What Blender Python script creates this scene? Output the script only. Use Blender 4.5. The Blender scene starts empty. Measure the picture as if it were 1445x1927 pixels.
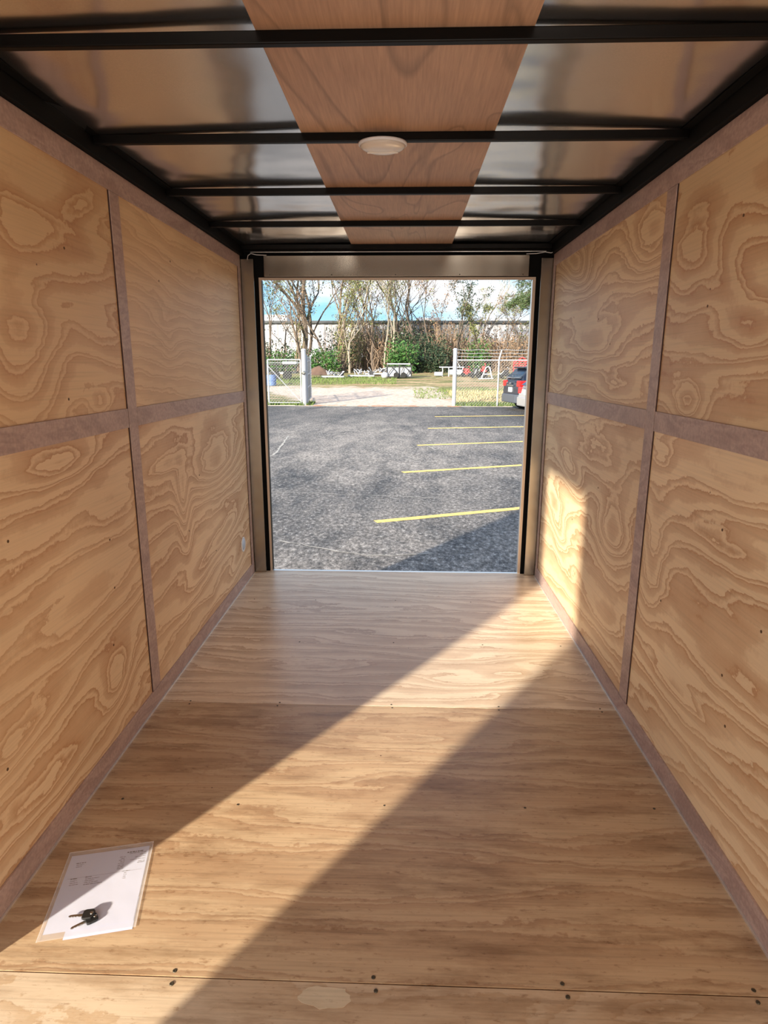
import bpy, math, random
from mathutils import Vector, Matrix
import mathutils.noise as mnoise
random.seed(7)
C = bpy.context.scene
COL = C.collection
PI = math.pi

# ------------------------------------------------------------------ camera
F_PX, PITCH, YAW, ROLL = 1174.26, .2298, .0331, .0023
CAM = Vector((.0684, 0, 1.4024))
cy, sy_ = math.cos(YAW), math.sin(YAW)
FWD = Vector((-sy_*math.cos(PITCH), cy*math.cos(PITCH), -math.sin(PITCH)))
RT = Vector((cy, sy_, 0)); UP = RT.cross(FWD)
R2 = RT*math.cos(ROLL) + UP*math.sin(ROLL); U2 = -RT*math.sin(ROLL) + UP*math.cos(ROLL)
cam_d = bpy.data.cameras.new('camera'); cam = bpy.data.objects.new('camera', cam_d); COL.objects.link(cam)
cam_d.sensor_fit = 'HORIZONTAL'; cam_d.sensor_width = 36; cam_d.lens = 36*F_PX/1445
cam_d.clip_start = .02; cam_d.clip_end = 500
m = Matrix.Identity(4)
for i in range(3): m[i][0] = R2[i]; m[i][1] = U2[i]; m[i][2] = -FWD[i]; m[i][3] = CAM[i]
cam.matrix_world = m
C.camera = cam

# ------------------------------------------------------------------ exposure, sky, sun
C.view_settings.view_transform = 'Standard'; C.view_settings.look = 'None'
C.view_settings.gamma = 1; C.view_settings.use_curve_mapping = False
C.view_settings.exposure = .58
C.cycles.diffuse_bounces = 10; C.cycles.max_bounces = 14; C.cycles.glossy_bounces = 6
C.cycles.transparent_max_bounces = 12
wd = bpy.data.worlds.new('sky'); C.world = wd; wd.use_nodes = True
nt = wd.node_tree; nt.nodes.clear()
def N(t, typ, **kw):
    n = t.nodes.new(typ)
    for k, v in kw.items(): setattr(n, k, v)
    return n
tc = N(nt, 'ShaderNodeTexCoord')
sep = N(nt, 'ShaderNodeSeparateXYZ'); nt.links.new(tc.outputs['Generated'], sep.inputs[0])
rp = N(nt, 'ShaderNodeValToRGB'); nt.links.new(sep.outputs['Z'], rp.inputs[0])
e = rp.color_ramp.elements
e[0].position = 0; e[0].color = (.62, .80, .93, 1); e[1].position = .5; e[1].color = (.16, .42, .82, 1)
x = e.new(.09); x.color = (.30, .66, .93, 1)
mp = N(nt, 'ShaderNodeMapping'); mp.inputs['Scale'].default_value = (2.4, 2.4, 9); nt.links.new(tc.outputs['Generated'], mp.inputs[0])
nz = N(nt, 'ShaderNodeTexNoise'); nz.inputs['Scale'].default_value = 1.3; nz.inputs['Detail'].default_value = 7
nz.inputs['Roughness'].default_value = .55
nt.links.new(mp.outputs[0], nz.inputs['Vector'])
cr = N(nt, 'ShaderNodeValToRGB'); nt.links.new(nz.outputs['Fac'], cr.inputs[0])
cr.color_ramp.elements[0].position = .40; cr.color_ramp.elements[1].position = .60
mx = N(nt, 'ShaderNodeMix', data_type='RGBA'); nt.links.new(cr.outputs[0], mx.inputs[0])
nt.links.new(rp.outputs[0], mx.inputs[6]); mx.inputs[7].default_value = (.98, .98, 1, 1)
bg = N(nt, 'ShaderNodeBackground'); bg.inputs[1].default_value = .92; nt.links.new(mx.outputs[2], bg.inputs[0])
out = N(nt, 'ShaderNodeOutputWorld'); nt.links.new(bg.outputs[0], out.inputs[0])

SUN_AZ = Vector((.572, .82, 0)).normalized(); EL = math.radians(18)
sd = Vector((SUN_AZ.x*math.cos(EL), SUN_AZ.y*math.cos(EL), -math.sin(EL)))
sl = bpy.data.lights.new('sun', 'SUN'); sl.energy = 7.6; sl.angle = math.radians(1.6); sl.color = (1, .90, .74)
so = bpy.data.objects.new('sun', sl); COL.objects.link(so); so.rotation_euler = sd.to_track_quat('-Z', 'Y').to_euler()
so.location = (-6, -8, 7)
# fill light added in the trailer nose to brighten the walls, without any fixture
al = bpy.data.lights.new('work_light', 'AREA'); al.shape = 'RECTANGLE'; al.size = 1.7; al.size_y = 1.0; al.energy = 23; al.color = (1, .95, .88)
ao = bpy.data.objects.new('work_light', al); COL.objects.link(ao); ao.location = (0, -1.05, .72)
ao.rotation_euler = Vector((0, 1, 0)).to_track_quat('-Z', 'Z').to_euler()

# ------------------------------------------------------------------ helpers
class MB:
    def __init__(s): s.v = []; s.f = []
    def box(s, x0, x1, y0, y1, z0, z1, M=None):
        b = len(s.v)
        for z in (z0, z1):
            for (x, y) in ((x0, y0), (x1, y0), (x1, y1), (x0, y1)):
                p = Vector((x, y, z)); s.v.append(M @ p if M else p)
        for q in ((3, 2, 1, 0), (4, 5, 6, 7), (0, 1, 5, 4), (1, 2, 6, 5), (2, 3, 7, 6), (3, 0, 4, 7)):
            s.f.append([b+i for i in q])
        return s
    def tube(s, pts, rad, n=6, caps=True):
        pts = [Vector(p) for p in pts]
        if not isinstance(rad, (list, tuple)): rad = [rad]*len(pts)
        b = len(s.v); up = Vector((0, 0, 1))
        for i, p in enumerate(pts):
            d = (pts[min(i+1, len(pts)-1)] - pts[max(i-1, 0)])
            d = d.normalized() if d.length > 1e-9 else up
            a = d.cross(up) if abs(d.dot(up)) < .95 else d.cross(Vector((1, 0, 0)))
            a.normalize(); c = d.cross(a)
            for k in range(n):
                t = 2*PI*k/n; s.v.append(p + (a*math.cos(t) + c*math.sin(t))*rad[i])
        for i in range(len(pts)-1):
            for k in range(n):
                k2 = (k+1) % n
                s.f.append([b+i*n+k, b+i*n+k2, b+(i+1)*n+k2, b+(i+1)*n+k])
        if caps:
            s.f.append([b+k for k in range(n)][::-1]); e_ = b+(len(pts)-1)*n; s.f.append([e_+k for k in range(n)])
        return s
    def lathe(s, prof, n=24, M=None):
        b = len(s.v)
        for (r, z) in prof:
            for k in range(n):
                p = Vector((r*math.cos(2*PI*k/n), r*math.sin(2*PI*k/n), z)); s.v.append(M @ p if M else p)
        for i in range(len(prof)-1):
            for k in range(n):
                k2 = (k+1) % n; s.f.append([b+i*n+k, b+i*n+k2, b+(i+1)*n+k2, b+(i+1)*n+k])
        s.f.append([b+k for k in range(n)][::-1]); e_ = b+(len(prof)-1)*n; s.f.append([e_+k for k in range(n)])
        return s
    def prism(s, poly, z0, z1, M=None):
        b = len(s.v); n = len(poly)
        for z in (z0, z1):
            for (x, y) in poly:
                p = Vector((x, y, z)); s.v.append(M @ p if M else p)
        s.f.append([b+i for i in range(n)][::-1]); s.f.append([b+n+i for i in range(n)])
        for i in range(n):
            j = (i+1) % n; s.f.append([b+i, b+j, b+n+j, b+n+i])
        return s
    def quad(s, a, b_, c, d):
        b = len(s.v); s.v += [Vector(a), Vector(b_), Vector(c), Vector(d)]; s.f.append([b, b+1, b+2, b+3]); return s
    def grid(s, fn, nu, nv):
        b = len(s.v)
        for j in range(nv+1):
            for i in range(nu+1): s.v.append(Vector(fn(i/nu, j/nv)))
        for j in range(nv):
            for i in range(nu):
                a = b+j*(nu+1)+i; s.f.append([a, a+1, a+nu+2, a+nu+1])
        return s
    def build(s, name, mat, parent=None, smooth=False, bevel=0, loc=None):
        me = bpy.data.meshes.new(name)
        L = Vector(loc) if loc else None
        me.from_pydata([tuple(v-L) if L else tuple(v) for v in s.v], [], s.f); me.update()
        if smooth:
            me.polygons.foreach_set('use_smooth', [True]*len(me.polygons))
        if mat: me.materials.append(mat)
        o = bpy.data.objects.new(name, me); COL.objects.link(o)
        if L: o.location = L
        if parent: o.parent = parent
        if bevel:
            bv = o.modifiers.new('b', 'BEVEL'); bv.width = bevel; bv.segments = 2; bv.limit_method = 'ANGLE'
        return o

def tag(o, label=None, cat=None, group=None, kind=None):
    if label: o['label'] = label
    if cat: o['category'] = cat
    if group: o['group'] = group
    if kind: o['kind'] = kind
    return o
def empty(name, loc=(0, 0, 0), rz=0):
    o = bpy.data.objects.new(name, None); COL.objects.link(o); o.location = loc; o.rotation_euler = (0, 0, rz)
    o.empty_display_size = .1
    return o

def mat(name, col, rough=.6, metal=0, spec=.5, emis=None, alpha=None):
    M = bpy.data.materials.new(name); M.use_nodes = True
    b = M.node_tree.nodes['Principled BSDF']
    b.inputs['Base Color'].default_value = (*col, 1); b.inputs['Roughness'].default_value = rough
    b.inputs['Metallic'].default_value = metal; b.inputs['Specular IOR Level'].default_value = spec
    return M
def nodes(M):
    t = M.node_tree; return t, t.nodes['Principled BSDF'], t.links.new
def ramp(t, fac, stops, interp='LINEAR'):
    r = N(t, 'ShaderNodeValToRGB'); r.color_ramp.interpolation = interp
    el = r.color_ramp.elements
    while len(el) > 1: el.remove(el[-1])
    el[0].position = stops[0][0]; el[0].color = (*stops[0][1], 1) if len(stops[0][1]) == 3 else stops[0][1]
    for p_, c_ in stops[1:]:
        q = el.new(p_); q.color = (*c_, 1)
    t.links.new(fac, r.inputs[0]); return r.outputs[0]
def noise(t, vec, scale, detail=4, rough=.5, dist=0):
    n = N(t, 'ShaderNodeTexNoise'); n.inputs['Scale'].default_value = scale; n.inputs['Detail'].default_value = detail
    n.inputs['Roughness'].default_value = rough; n.inputs['Distortion'].default_value = dist
    t.links.new(vec, n.inputs['Vector']); return n.outputs['Fac']
def mapping(t, vec, scale=(1, 1, 1), loc=(0, 0, 0), rot=(0, 0, 0)):
    n = N(t, 'ShaderNodeMapping'); n.inputs['Scale'].default_value = scale; n.inputs['Location'].default_value = loc
    n.inputs['Rotation'].default_value = rot
    t.links.new(vec, n.inputs[0]); return n.outputs[0]
def math_(t, op, a, b=None, c=None, clamp=False):
    n = N(t, 'ShaderNodeMath', operation=op, use_clamp=clamp)
    for i, v in enumerate((a, b, c)):
        if v is None: continue
        if isinstance(v, (int, float)): n.inputs[i].default_value = v
        else: t.links.new(v, n.inputs[i])
    return n.outputs[0]
def mix(t, fac, a, b, mode='MIX'):
    n = N(t, 'ShaderNodeMix', data_type='RGBA', blend_type=mode)
    for s_, v in ((0, fac), (6, a), (7, b)):
        if isinstance(v, (int, float)): n.inputs[s_].default_value = v
        elif isinstance(v, tuple): n.inputs[s_].default_value = (*v, 1)
        else: t.links.new(v, n.inputs[s_])
    return n.outputs[2]
def bump(t, h, dist, strength=1):
    n = N(t, 'ShaderNodeBump'); n.inputs['Strength'].default_value = strength; n.inputs['Distance'].default_value = dist
    t.links.new(h, n.inputs['Height']); return n.outputs[0]
def objco(t):
    return N(t, 'ShaderNodeTexCoord').outputs['Object']

# ------------------------------------------------------------------ materials
def ply_material(name, axis, seed, light, dark, contrast=1., grainy=.5, k=1., dirt=0., rough=.5, jag=1.):
    """softwood plywood: growth-ring contours of the mesh attribute 'ring' plus noise; axis is the grain direction"""
    M = mat(name, light, rough); t, b, L = nodes(M)
    co = objco(t)
    if axis == 'y': st = (30, 1, 30); st2 = (9, 1.6, 9); st3 = (5, 1.1, 5); st4 = (160, 3, 160)
    else: st = (1, 30, 30); st2 = (1.6, 9, 9); st3 = (1.1, 5, 5); st4 = (3, 160, 160)
    at = N(t, 'ShaderNodeAttribute', attribute_name='ring')
    off = (seed*3.17, seed*1.73, seed*2.11)
    n1 = noise(t, mapping(t, co, st3, off), 1.0, 3, .5, .3)
    n2 = noise(t, mapping(t, co, (16, 7, 16) if axis == 'y' else (7, 16, 16), off), 1.0, 4, .6)
    n3 = noise(t, mapping(t, co, (60, 60, 60), off), 1.0, 3, .6)
    ph = math_(t, 'MULTIPLY', at.outputs['Fac'], k)
    ph = math_(t, 'ADD', ph, math_(t, 'MULTIPLY', n1, 2.6*k))
    ph = math_(t, 'ADD', ph, math_(t, 'MULTIPLY', n2, .5*jag))
    ph = math_(t, 'ADD', ph, math_(t, 'MULTIPLY', n3, .16*jag))
    fr = math_(t, 'FRACT', ph)
    g = ramp(t, fr, [(0, (0, 0, 0)), (.26, (.04,)*3), (.36, (.42,)*3), (.50, (.55,)*3), (.64, (.70,)*3), (.70, (.98,)*3),
                     (.73, (.15,)*3), (.79, (.05,)*3), (.85, (.45,)*3), (.955, (.9,)*3), (.985, (0,)*3), (1, (0,)*3)])
    amp = ramp(t, noise(t, mapping(t, co, (2.2, 2.2, 2.2), off), 1, 2), [(.3, (.62,)*3), (.6, (1.,)*3)])
    g = math_(t, 'MULTIPLY', g, math_(t, 'MULTIPLY', amp, contrast))
    col = mix(t, g, light, dark)
    # fine fibre
    fb = noise(t, mapping(t, co, st4, off), 1, 4, .6)
    fb = ramp(t, fb, [(.3, (.78,)*3), (.5, (1,)*3), (.75, (1.08,)*3)])
    col = mix(t, grainy, col, fb, 'MULTIPLY')
    # slow colour drift
    dr = noise(t, mapping(t, co, (1.3, 1.3, 1.3), (seed, 5, 1)), 1, 3)
    col = mix(t, .9, col, ramp(t, dr, [(.3, (.88, .84, .80)), (.7, (1.08, 1.06, 1.02))]), 'MULTIPLY')
    # specks
    sp = N(t, 'ShaderNodeTexVoronoi'); sp.inputs['Scale'].default_value = 5.5; L(mapping(t, co, (1, 1, 1), off), sp.inputs['Vector'])
    s_ = ramp(t, sp.outputs['Distance'], [(.012, (.25, .16, .10)), (.022, (1, 1, 1))])
    col = mix(t, 1., col, s_, 'MULTIPLY')
    if dirt:
        d1 = noise(t, mapping(t, co, (2.2, 12, 12) if axis == 'x' else (12, 2.2, 12), (3, seed, 2)), 1, 6, .7)
        col = mix(t, dirt, col, ramp(t, d1, [(.34, (.55, .47, .40)), (.52, (1, 1, 1))]), 'MULTIPLY')
        d2 = noise(t, mapping(t, co, (26, 70, 30), (9, seed, 2)), 1, 4, .7)
        col = mix(t, dirt, col, ramp(t, d2, [(.30, (.55, .45, .38)), (.42, (1, 1, 1))]), 'MULTIPLY')
    L(col, b.inputs['Base Color'])
    L(bump(t, math_(t, 'ADD', math_(t, 'MULTIPLY', g, .6), fb), .0006, .5), b.inputs['Normal'])
    return M


M_trim = mat('lauan_trim', (.46, .33, .29), .5); t, b, L = nodes(M_trim)
co = objco(t)
n1 = noise(t, mapping(t, co, (90, 90, 90)), 1, 3); n2 = noise(t, mapping(t, co, (6, 2.2, 6)), 1, 4, .6, 1.2)
c_ = mix(t, 1, ramp(t, n2, [(.35, (.37, .255, .22)), (.5, (.48, .345, .30)), (.56, (.39, .27, .235)), (.7, (.54, .40, .35))]), ramp(t, n1, [(.3, (.85,)*3), (.7, (1.1,)*3)]), 'MULTIPLY')
L(c_, b.inputs['Base Color'])
M_lauan = mat('lauan_ceiling', (.45, .24, .13), .45); t, b, L = nodes(M_lauan)
co = objco(t)
n1 = noise(t, mapping(t, co, (2.6, .75, 1), (.4, .1, 0)), 1, 2, .4, .8)
fr = math_(t, 'FRACT', math_(t, 'MULTIPLY', n1, 7))
g = ramp(t, fr, [(0, (.60,)*3), (.06, (1,)*3), (.9, (.92,)*3), (1, (.60,)*3)])
fb = ramp(t, noise(t, mapping(t, co, (160, 7, 50)), 1, 4, .6), [(.3, (.82,)*3), (.7, (1.08,)*3)])
dr = ramp(t, noise(t, mapping(t, co, (2, 2, 2)), 1, 2), [(.3, (.43, .255, .16)), (.7, (.56, .355, .235))])
L(mix(t, 1, mix(t, .8, dr, g, 'MULTIPLY'), fb, 'MULTIPLY'), b.inputs['Base Color'])
M_black = mat('black_painted_steel', (.003, .0022, .0018), .4, 0, .12)
M_rail = mat('black_primer', (.004, .0035, .003), .7, 0, .12)
M_black2 = mat('black_rubber', (.004, .004, .004), .8, 0, .15)
def alu(name, col, rough, wob, wsc):
    M = mat(name, col, rough, 1); t, b, L = nodes(M)
    co = objco(t)
    h = noise(t, mapping(t, co, wsc), 1, 2, .4)
    g2 = noise(t, mapping(t, co, (300, 300, 300)), 1, 2)
    L(bump(t, h, wob), b.inputs['Normal'])
    L(ramp(t, g2, [(.3, tuple(c*.93 for c in col)), (.7, tuple(min(1, c*1.05) for c in col))]), b.inputs['Base Color'])
    return M
M_roof = alu('mill_aluminium_roof', (.90, .88, .86), .17, .03, (1.6, 2.2, 1))
M_jamb = alu('aluminium_jamb', (.38, .34, .285), .26, .01, (3, 3, 1.2))
M_lip = mat('tan_aluminium_lip', (.62, .50, .40), .4, .4)
M_bright = mat('bright_aluminium_edge', (.85, .83, .80), .35, .8)
M_white = mat('white_paint', (.72, .73, .76), .4)
M_outer = mat('trailer_skin', (.05, .05, .055), .35)
M_screw = mat('dark_screw', (.09, .075, .05), .45, .6)
M_knot = mat('dark_knot', (.10, .05, .02), .7)

# ------------------------------------------------------------------ plywood board with growth-ring field
def field(u, v, base, feats):
    h = base[0]*u + base[1]*v
    for (uc, vc, su, sv, rot, a) in feats:
        c, s = math.cos(rot), math.sin(rot)
        du, dv = u-uc, v-vc
        p_ = (du*c + dv*s)/su; q_ = (-du*s + dv*c)/sv
        h += a*math.exp(-(p_*p_+q_*q_))
    return h
def board(name, mt, parent, plane, u0, u1, v0, v1, w0, w1, base, feats, step=.03):
    """plane 'x': u=y, v=z, face at x=w1 (thickness to w0); plane 'z': u=x, v=y, face at z=w1"""
    nu = max(1, int((u1-u0)/step)); nv = max(1, int((v1-v0)/step))
    P = (lambda u, v, w: (w, u, v)) if plane == 'x' else (lambda u, v, w: (u, v, w))
    mb = MB()
    mb.grid(lambda a, c: P(u0+(u1-u0)*a, v0+(v1-v0)*c, w1), nu, nv)
    nfront = len(mb.v)
    idx = lambda i, j: j*(nu+1)+i
    b = len(mb.v)
    for (u, v) in ((u0, v0), (u1, v0), (u1, v1), (u0, v1)): mb.v.append(Vector(P(u, v, w0)))
    mb.f.append([b, b+3, b+2, b+1])
    mb.f.append([b, b+1] + [idx(i, 0) for i in range(nu, -1, -1)])
    mb.f.append([b+1, b+2] + [idx(nu, j) for j in range(nv, -1, -1)])
    mb.f.append([b+2, b+3] + [idx(i, nv) for i in range(0, nu+1)])
    mb.f.append([b+3, b] + [idx(0, j) for j in range(0, nv+1)])
    if plane == 'x' and w1 < w0 or plane == 'z' and w1 < w0 or True:
        pass
    o = mb.build(name, mt, parent)
    at = o.data.attributes.new('ring', 'FLOAT', 'POINT')
    ui, vi = (1, 2) if plane == 'x' else (0, 1)
    at.data.foreach_set('value', [field(p[ui], p[vi], base, feats) for p in mb.v])
    return o

W2 = .97
YE = 4.106
# ------------------------------------------------------------------ floor
floor = MB().box(-1.02, 1.02, -1.1, 4.165, -.16, -.022).build('floor', M_outer); tag(floor, kind='structure')
FL = (.62, .45, .27); FD = (.40, .245, .12)
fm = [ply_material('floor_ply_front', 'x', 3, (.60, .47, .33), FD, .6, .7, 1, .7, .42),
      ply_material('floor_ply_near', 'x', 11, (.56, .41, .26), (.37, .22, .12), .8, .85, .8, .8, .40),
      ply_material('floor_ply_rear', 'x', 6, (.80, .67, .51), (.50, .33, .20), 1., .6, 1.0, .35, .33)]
j1, j2 = 2.384, 1.165
rear_feats = [(.55, 2.68, .16, .05, 0, 1.2), (.78, 2.82, .16, .05, 0, -1.1), (.30, 2.85, .2, .05, 0, 1.), (.32, 2.60, .22, .06, 0, 1.),
              (.62, 2.50, .2, .05, 0, -1.), (.0, 3.0, .4, .1, 0, .8), (.75, 3.3, .3, .1, .1, 1.4), (-.5, 3.4, .5, .1, 0, .8), (-.4, 2.7, .5, .08, 0, .7)]
near_feats = [(.0, 2.15, .35, .05, 0, 1.3), (.1, 1.9, .3, .06, 0, -.9), (-.5, 2.2, .3, .07, 0, 1.), (.1, 1.7, .45, .05, 0, 1.1), (.6, 1.6, .4, .08, 0, .8),
              (-.3, 1.45, .5, .06, 0, .9), (-.6, 1.9, .4, .05, 0, .8)]
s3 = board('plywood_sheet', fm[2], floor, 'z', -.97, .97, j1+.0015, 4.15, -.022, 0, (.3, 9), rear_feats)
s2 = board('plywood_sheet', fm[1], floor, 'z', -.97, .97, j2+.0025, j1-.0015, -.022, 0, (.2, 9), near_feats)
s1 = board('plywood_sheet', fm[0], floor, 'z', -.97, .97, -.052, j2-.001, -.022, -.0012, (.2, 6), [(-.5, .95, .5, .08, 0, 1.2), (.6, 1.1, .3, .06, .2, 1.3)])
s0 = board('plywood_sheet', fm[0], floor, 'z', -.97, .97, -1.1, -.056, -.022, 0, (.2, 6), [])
scr = MB().lathe([(.0055, -.002), (.0055, .0007), (.0035, .0012), (.002, .0004)], 10)
first = None
for (x, y, s) in [(-.857, 1.772, 1), (-.467, 1.758, 1), (.013, 1.771, .8), (.472, 1.777, 1), (.892, 1.788, 1), (-.466, 1.18, 1.2), (-.462, 1.148, 1.2),
               (.007, 1.18, 1.2), (.014, 1.148, 1.1), (.448, 1.18, 1.2), (.453, 1.149, 1.2), (.886, 1.18, 1.2), (.881, 1.152, 1.1),
               (-.837, 2.372, .9), (-.840, 2.396, .9), (-.46, 2.371, .9), (-.455, 2.397, .9), (.026, 2.372, .9), (.022, 2.398, .9), (.473, 2.371, .9), (.476, 2.398, .9),
               (.901, 2.372, .9), (.9, 2.397, .9), (-.47, 3.0, .9), (.02, 3.01, .9), (.48, 3.0, .9), (-.47, 3.6, .9), (.02, 3.61, .9), (.48, 3.6, .9), (-.85, 3.6, .9), (.88, 3.0, .9)]:
    par = s1 if y < j2 else (s2 if y < j1 else s3)
    if first is None: o = scr.build('screw', M_screw, par, smooth=True); first = o
    else: o = first.copy(); COL.objects.link(o); o.parent = par
    o.location = (x, y, 0); o.scale = (s*.8, s*.8, 1)
# pale veneer repairs (football plugs) on the floor sheets
M_patch = ply_material('veneer_patch', 'x', 21, (.64, .55, .40), (.5, .38, .25), .4, .6, 1, .4, .5)
def blob(cx, cy, rx, ry, z0, z1, seed, n=22):
    rnd = random.Random(seed)
    return MB().prism([(cx+rx*math.cos(2*PI*k/n)*(1+rnd.uniform(-.14, .14)), cy+ry*math.sin(2*PI*k/n)*(1+rnd.uniform(-.14, .14))) for k in range(n)], z0, z1)
blob(-.10, 1.13, .06, .026, -.005, -.0008, 4).build('veneer_patch', M_patch, s1)

# ------------------------------------------------------------------ side walls
def side_wall(side):
    s = -1 if side == 'left' else 1
    X = lambda v: s*v
    mb = MB()
    def bx(y0, y1, z0, z1):
        a, c = sorted((X(.984), X(1.02))); mb.box(a, c, y0, y1, z0, z1)
    if side == 'left':
        bx(-1.1, .25, -.16, 2.2); bx(.25, 1.13, 1.885, 2.2); bx(1.13, 4.2, -.16, 2.2); bx(.25, 1.13, -.16, -.001)
    else: bx(-1.1, 4.2, -.16, 2.2)
    wall = mb.build('wall_'+side, M_outer); tag(wall, kind='structure')
    vt = (2.336, 2.411) if side == 'left' else (2.311, 2.391)
    vm = sum(vt)/2
    near0 = 1.135 if side == 'left' else -.05
    sets = {
     'left': {
      'NU': ((0.3, 5.0), [(1.70, 1.46, .20, .24, 0, 3.2), (2.13, 1.90, .16, .045, .25, 1.3), (2.13, 1.285, .07, .03, 0, 1.6), (1.95, 1.75, .5, .12, -.2, 1.5), (2.2, 1.5, .3, .1, -.5, .8)], 1.0, .85),
      'NL': ((-.9, 8.5), [(1.84, 1.11, .22, .05, 0, 1.7), (2.05, .28, .13, .10, .4, 2.2), (1.45, .40, .3, .06, .1, 1.4), (1.9, .62, .4, .07, .1, .9), (2.2, .9, .25, .08, 0, 1.1), (1.6, .2, .3, .06, 0, 1.2)], 1.0, 1.0),
      'FU': ((.5, 14), [(2.82, 1.5, .12, .12, 0, 1.2), (3.2, 1.7, .5, .2, 0, 1.2), (3.7, 1.4, .3, .15, 0, 1.)], 1.0, .5),
      'FL': ((-.5, 8), [(3.38, .90, .42, .15, .05, 3.2), (2.85, .74, .08, .22, 0, 2.0), (2.68, .98, .22, .05, 0, 1.3), (3.5, .45, .35, .07, .2, 1.6), (3.0, .35, .3, .07, .2, 1.2), (3.7, .2, .25, .08, .4, 1.2)], 1.0, 1.)},
     'right': {
      'NU': ((.4, 4.2), [(1.70, 1.5, .22, .07, 0, 2.0), (2.065, 1.29, .10, .055, 0, 2.2), (2.16, 1.75, .22, .22, 0, 2.2), (1.6, 1.85, .3, .12, .3, 1.8), (1.9, 1.62, .2, .08, .5, 1.2)], 1., 1.),
      'NL': ((1.2, 8), [(2.2, .72, .10, .20, 0, 1.8), (1.55, 1.08, .35, .06, 0, 1.2), (1.6, .55, .4, .07, -.1, 1.4), (1.9, .35, .3, .07, 0, 1.2), (2.22, 1.09, .1, .05, 0, .8), (1.75, .9, .25, .05, 0, 1.)], 1., 1.),
      'FU': ((.4, 9), [(2.5, 1.88, .28, .13, .1, 3.0), (3.6, 1.93, .3, .10, .3, 2.6), (3.15, 1.5, .42, .13, 0, 1.7), (2.75, 1.32, .25, .05, 0, 1.2), (3.8, 1.35, .2, .08, 0, 1.2)], 1., .95),
      'FL': ((.6, 6.5), [(2.66, .70, .22, .16, 0, 3.2), (3.6, .5, .3, .12, .5, 2.), (2.9, 1.0, .4, .08, 0, 1.), (3.4, .85, .3, .09, .3, 1.6), (2.6, .3, .3, .08, 0, 1.4)], 1., 1.)}}[side]
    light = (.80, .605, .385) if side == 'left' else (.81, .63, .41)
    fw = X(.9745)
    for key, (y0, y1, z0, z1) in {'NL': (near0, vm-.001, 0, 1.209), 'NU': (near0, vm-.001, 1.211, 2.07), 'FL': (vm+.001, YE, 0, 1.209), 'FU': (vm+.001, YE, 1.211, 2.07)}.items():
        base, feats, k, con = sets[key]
        lt = tuple(c*m_ for c, m_ in zip(light, (.88, .84, .76))) if key == 'NU' else (tuple(c*m_ for c, m_ in zip(light, (.95, .92, .86))) if key == 'FU' else light)  # upper panels browner, and darker: light falloff with height put into the tone
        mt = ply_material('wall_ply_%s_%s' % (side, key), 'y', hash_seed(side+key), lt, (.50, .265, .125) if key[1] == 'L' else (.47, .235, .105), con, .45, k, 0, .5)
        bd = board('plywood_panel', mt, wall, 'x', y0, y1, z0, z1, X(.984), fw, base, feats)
        kn = {'leftNU': [(1.93, 1.30), (2.0, 1.75)], 'leftNL': [(1.42, .36), (1.55, .95), (2.1, .80), (2.05, .42), (2.1, .62)],
              'leftFU': [(2.75, 1.75), (2.9, 1.85)], 'leftFL': [(3.1, .86), (2.9, .62), (3.3, .4)],
              'rightNU': [(2.0, 1.58), (1.85, 1.8)], 'rightNL': [(1.75, .95), (2.1, .6), (1.65, .55), (1.6, .42), (1.5, .75)],
              'rightFU': [(2.9, 1.5), (3.1, 1.62)], 'rightFL': [(2.9, .85), (3.3, .6)]}[side+key]
        for (ky, kz) in kn:
            MB().lathe([(.0045, -.001), (.0045, .0006), (.002, .0009)], 8, Matrix.Translation((fw, ky, kz)) @ Matrix.Rotation(-s*PI/2, 4, 'Y')).build('nail_hole', M_knot, bd)
    def tr(name, y0, y1, z0, z1, face=.9695):
        a, c = sorted((X(face), X(.9745)))
        return MB().box(a, c, y0, y1, z0, z1).build(name, M_trim, wall, bevel=.001)
    tr('vertical_trim', vt[0], vt[1], .076, 1.997)
    M_gap = bpy.data.materials.get('stained_trim_edge') or mat('stained_trim_edge', (.045, .018, .012), .8)  # dark strip beside the trims: stained edge and gap shadow put into one colour
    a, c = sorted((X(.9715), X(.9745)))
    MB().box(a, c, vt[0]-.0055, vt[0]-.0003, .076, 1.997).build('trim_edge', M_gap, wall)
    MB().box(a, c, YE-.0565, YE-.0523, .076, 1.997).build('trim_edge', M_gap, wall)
    tr('corner_trim', YE-.052, YE, .0, 1.997, .9685)
    ystart = 1.135 if side == 'left' else -1.1
    tr('mid_rail', ystart, vt[0]-.0056, 1.174, 1.245); tr('mid_rail', vt[1]+.0006, YE-.0566, 1.174, 1.245)
    tr('top_rail', -1.1 if side == 'right' else -1.1, YE, 1.998, 2.07)
    if side == 'left':
        # trim and aluminium reveal around the side door, front bay boards
        board('plywood_panel', ply_material('ply_l_front', 'y', 31, light, (.50, .285, .155), 1, .45), wall, 'x', -1.1, .245, 0, 2.07, -.984, -.9745, (.2, 5), [])
        a = MB(); a.box(-1.022, -.968, .235, .25, 0, 1.9); a.box(-1.022, -.968, 1.13, 1.145, 0, 1.9); a.box(-1.022, -.968, .235, 1.145, 1.885, 1.9)
        a.build('door_casing', M_jamb, wall)
    else:
        board('plywood_panel', ply_material('ply_r_front', 'y', 33, light, (.50, .285, .155), 1, .45), wall, 'x', -1.1, -.052, 0, 2.07, .984, .9745, (.2, 5), [])
    # baseboard with thin metal edge
    b0 = 1.135 if side == 'left' else -1.1
    a, c = sorted((X(.967), X(.9745)))
    bb = MB().box(a, c, b0, YE, .0065, .0755).build('baseboard_'+side, M_trim, bevel=.001); tag(bb, kind='structure')
    a, c = sorted((X(.9625), X(.9745)))
    MB().box(a, c, b0, YE, 0.0002, .006).build('metal_edge_strip', M_bright, bb)
    return wall
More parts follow.
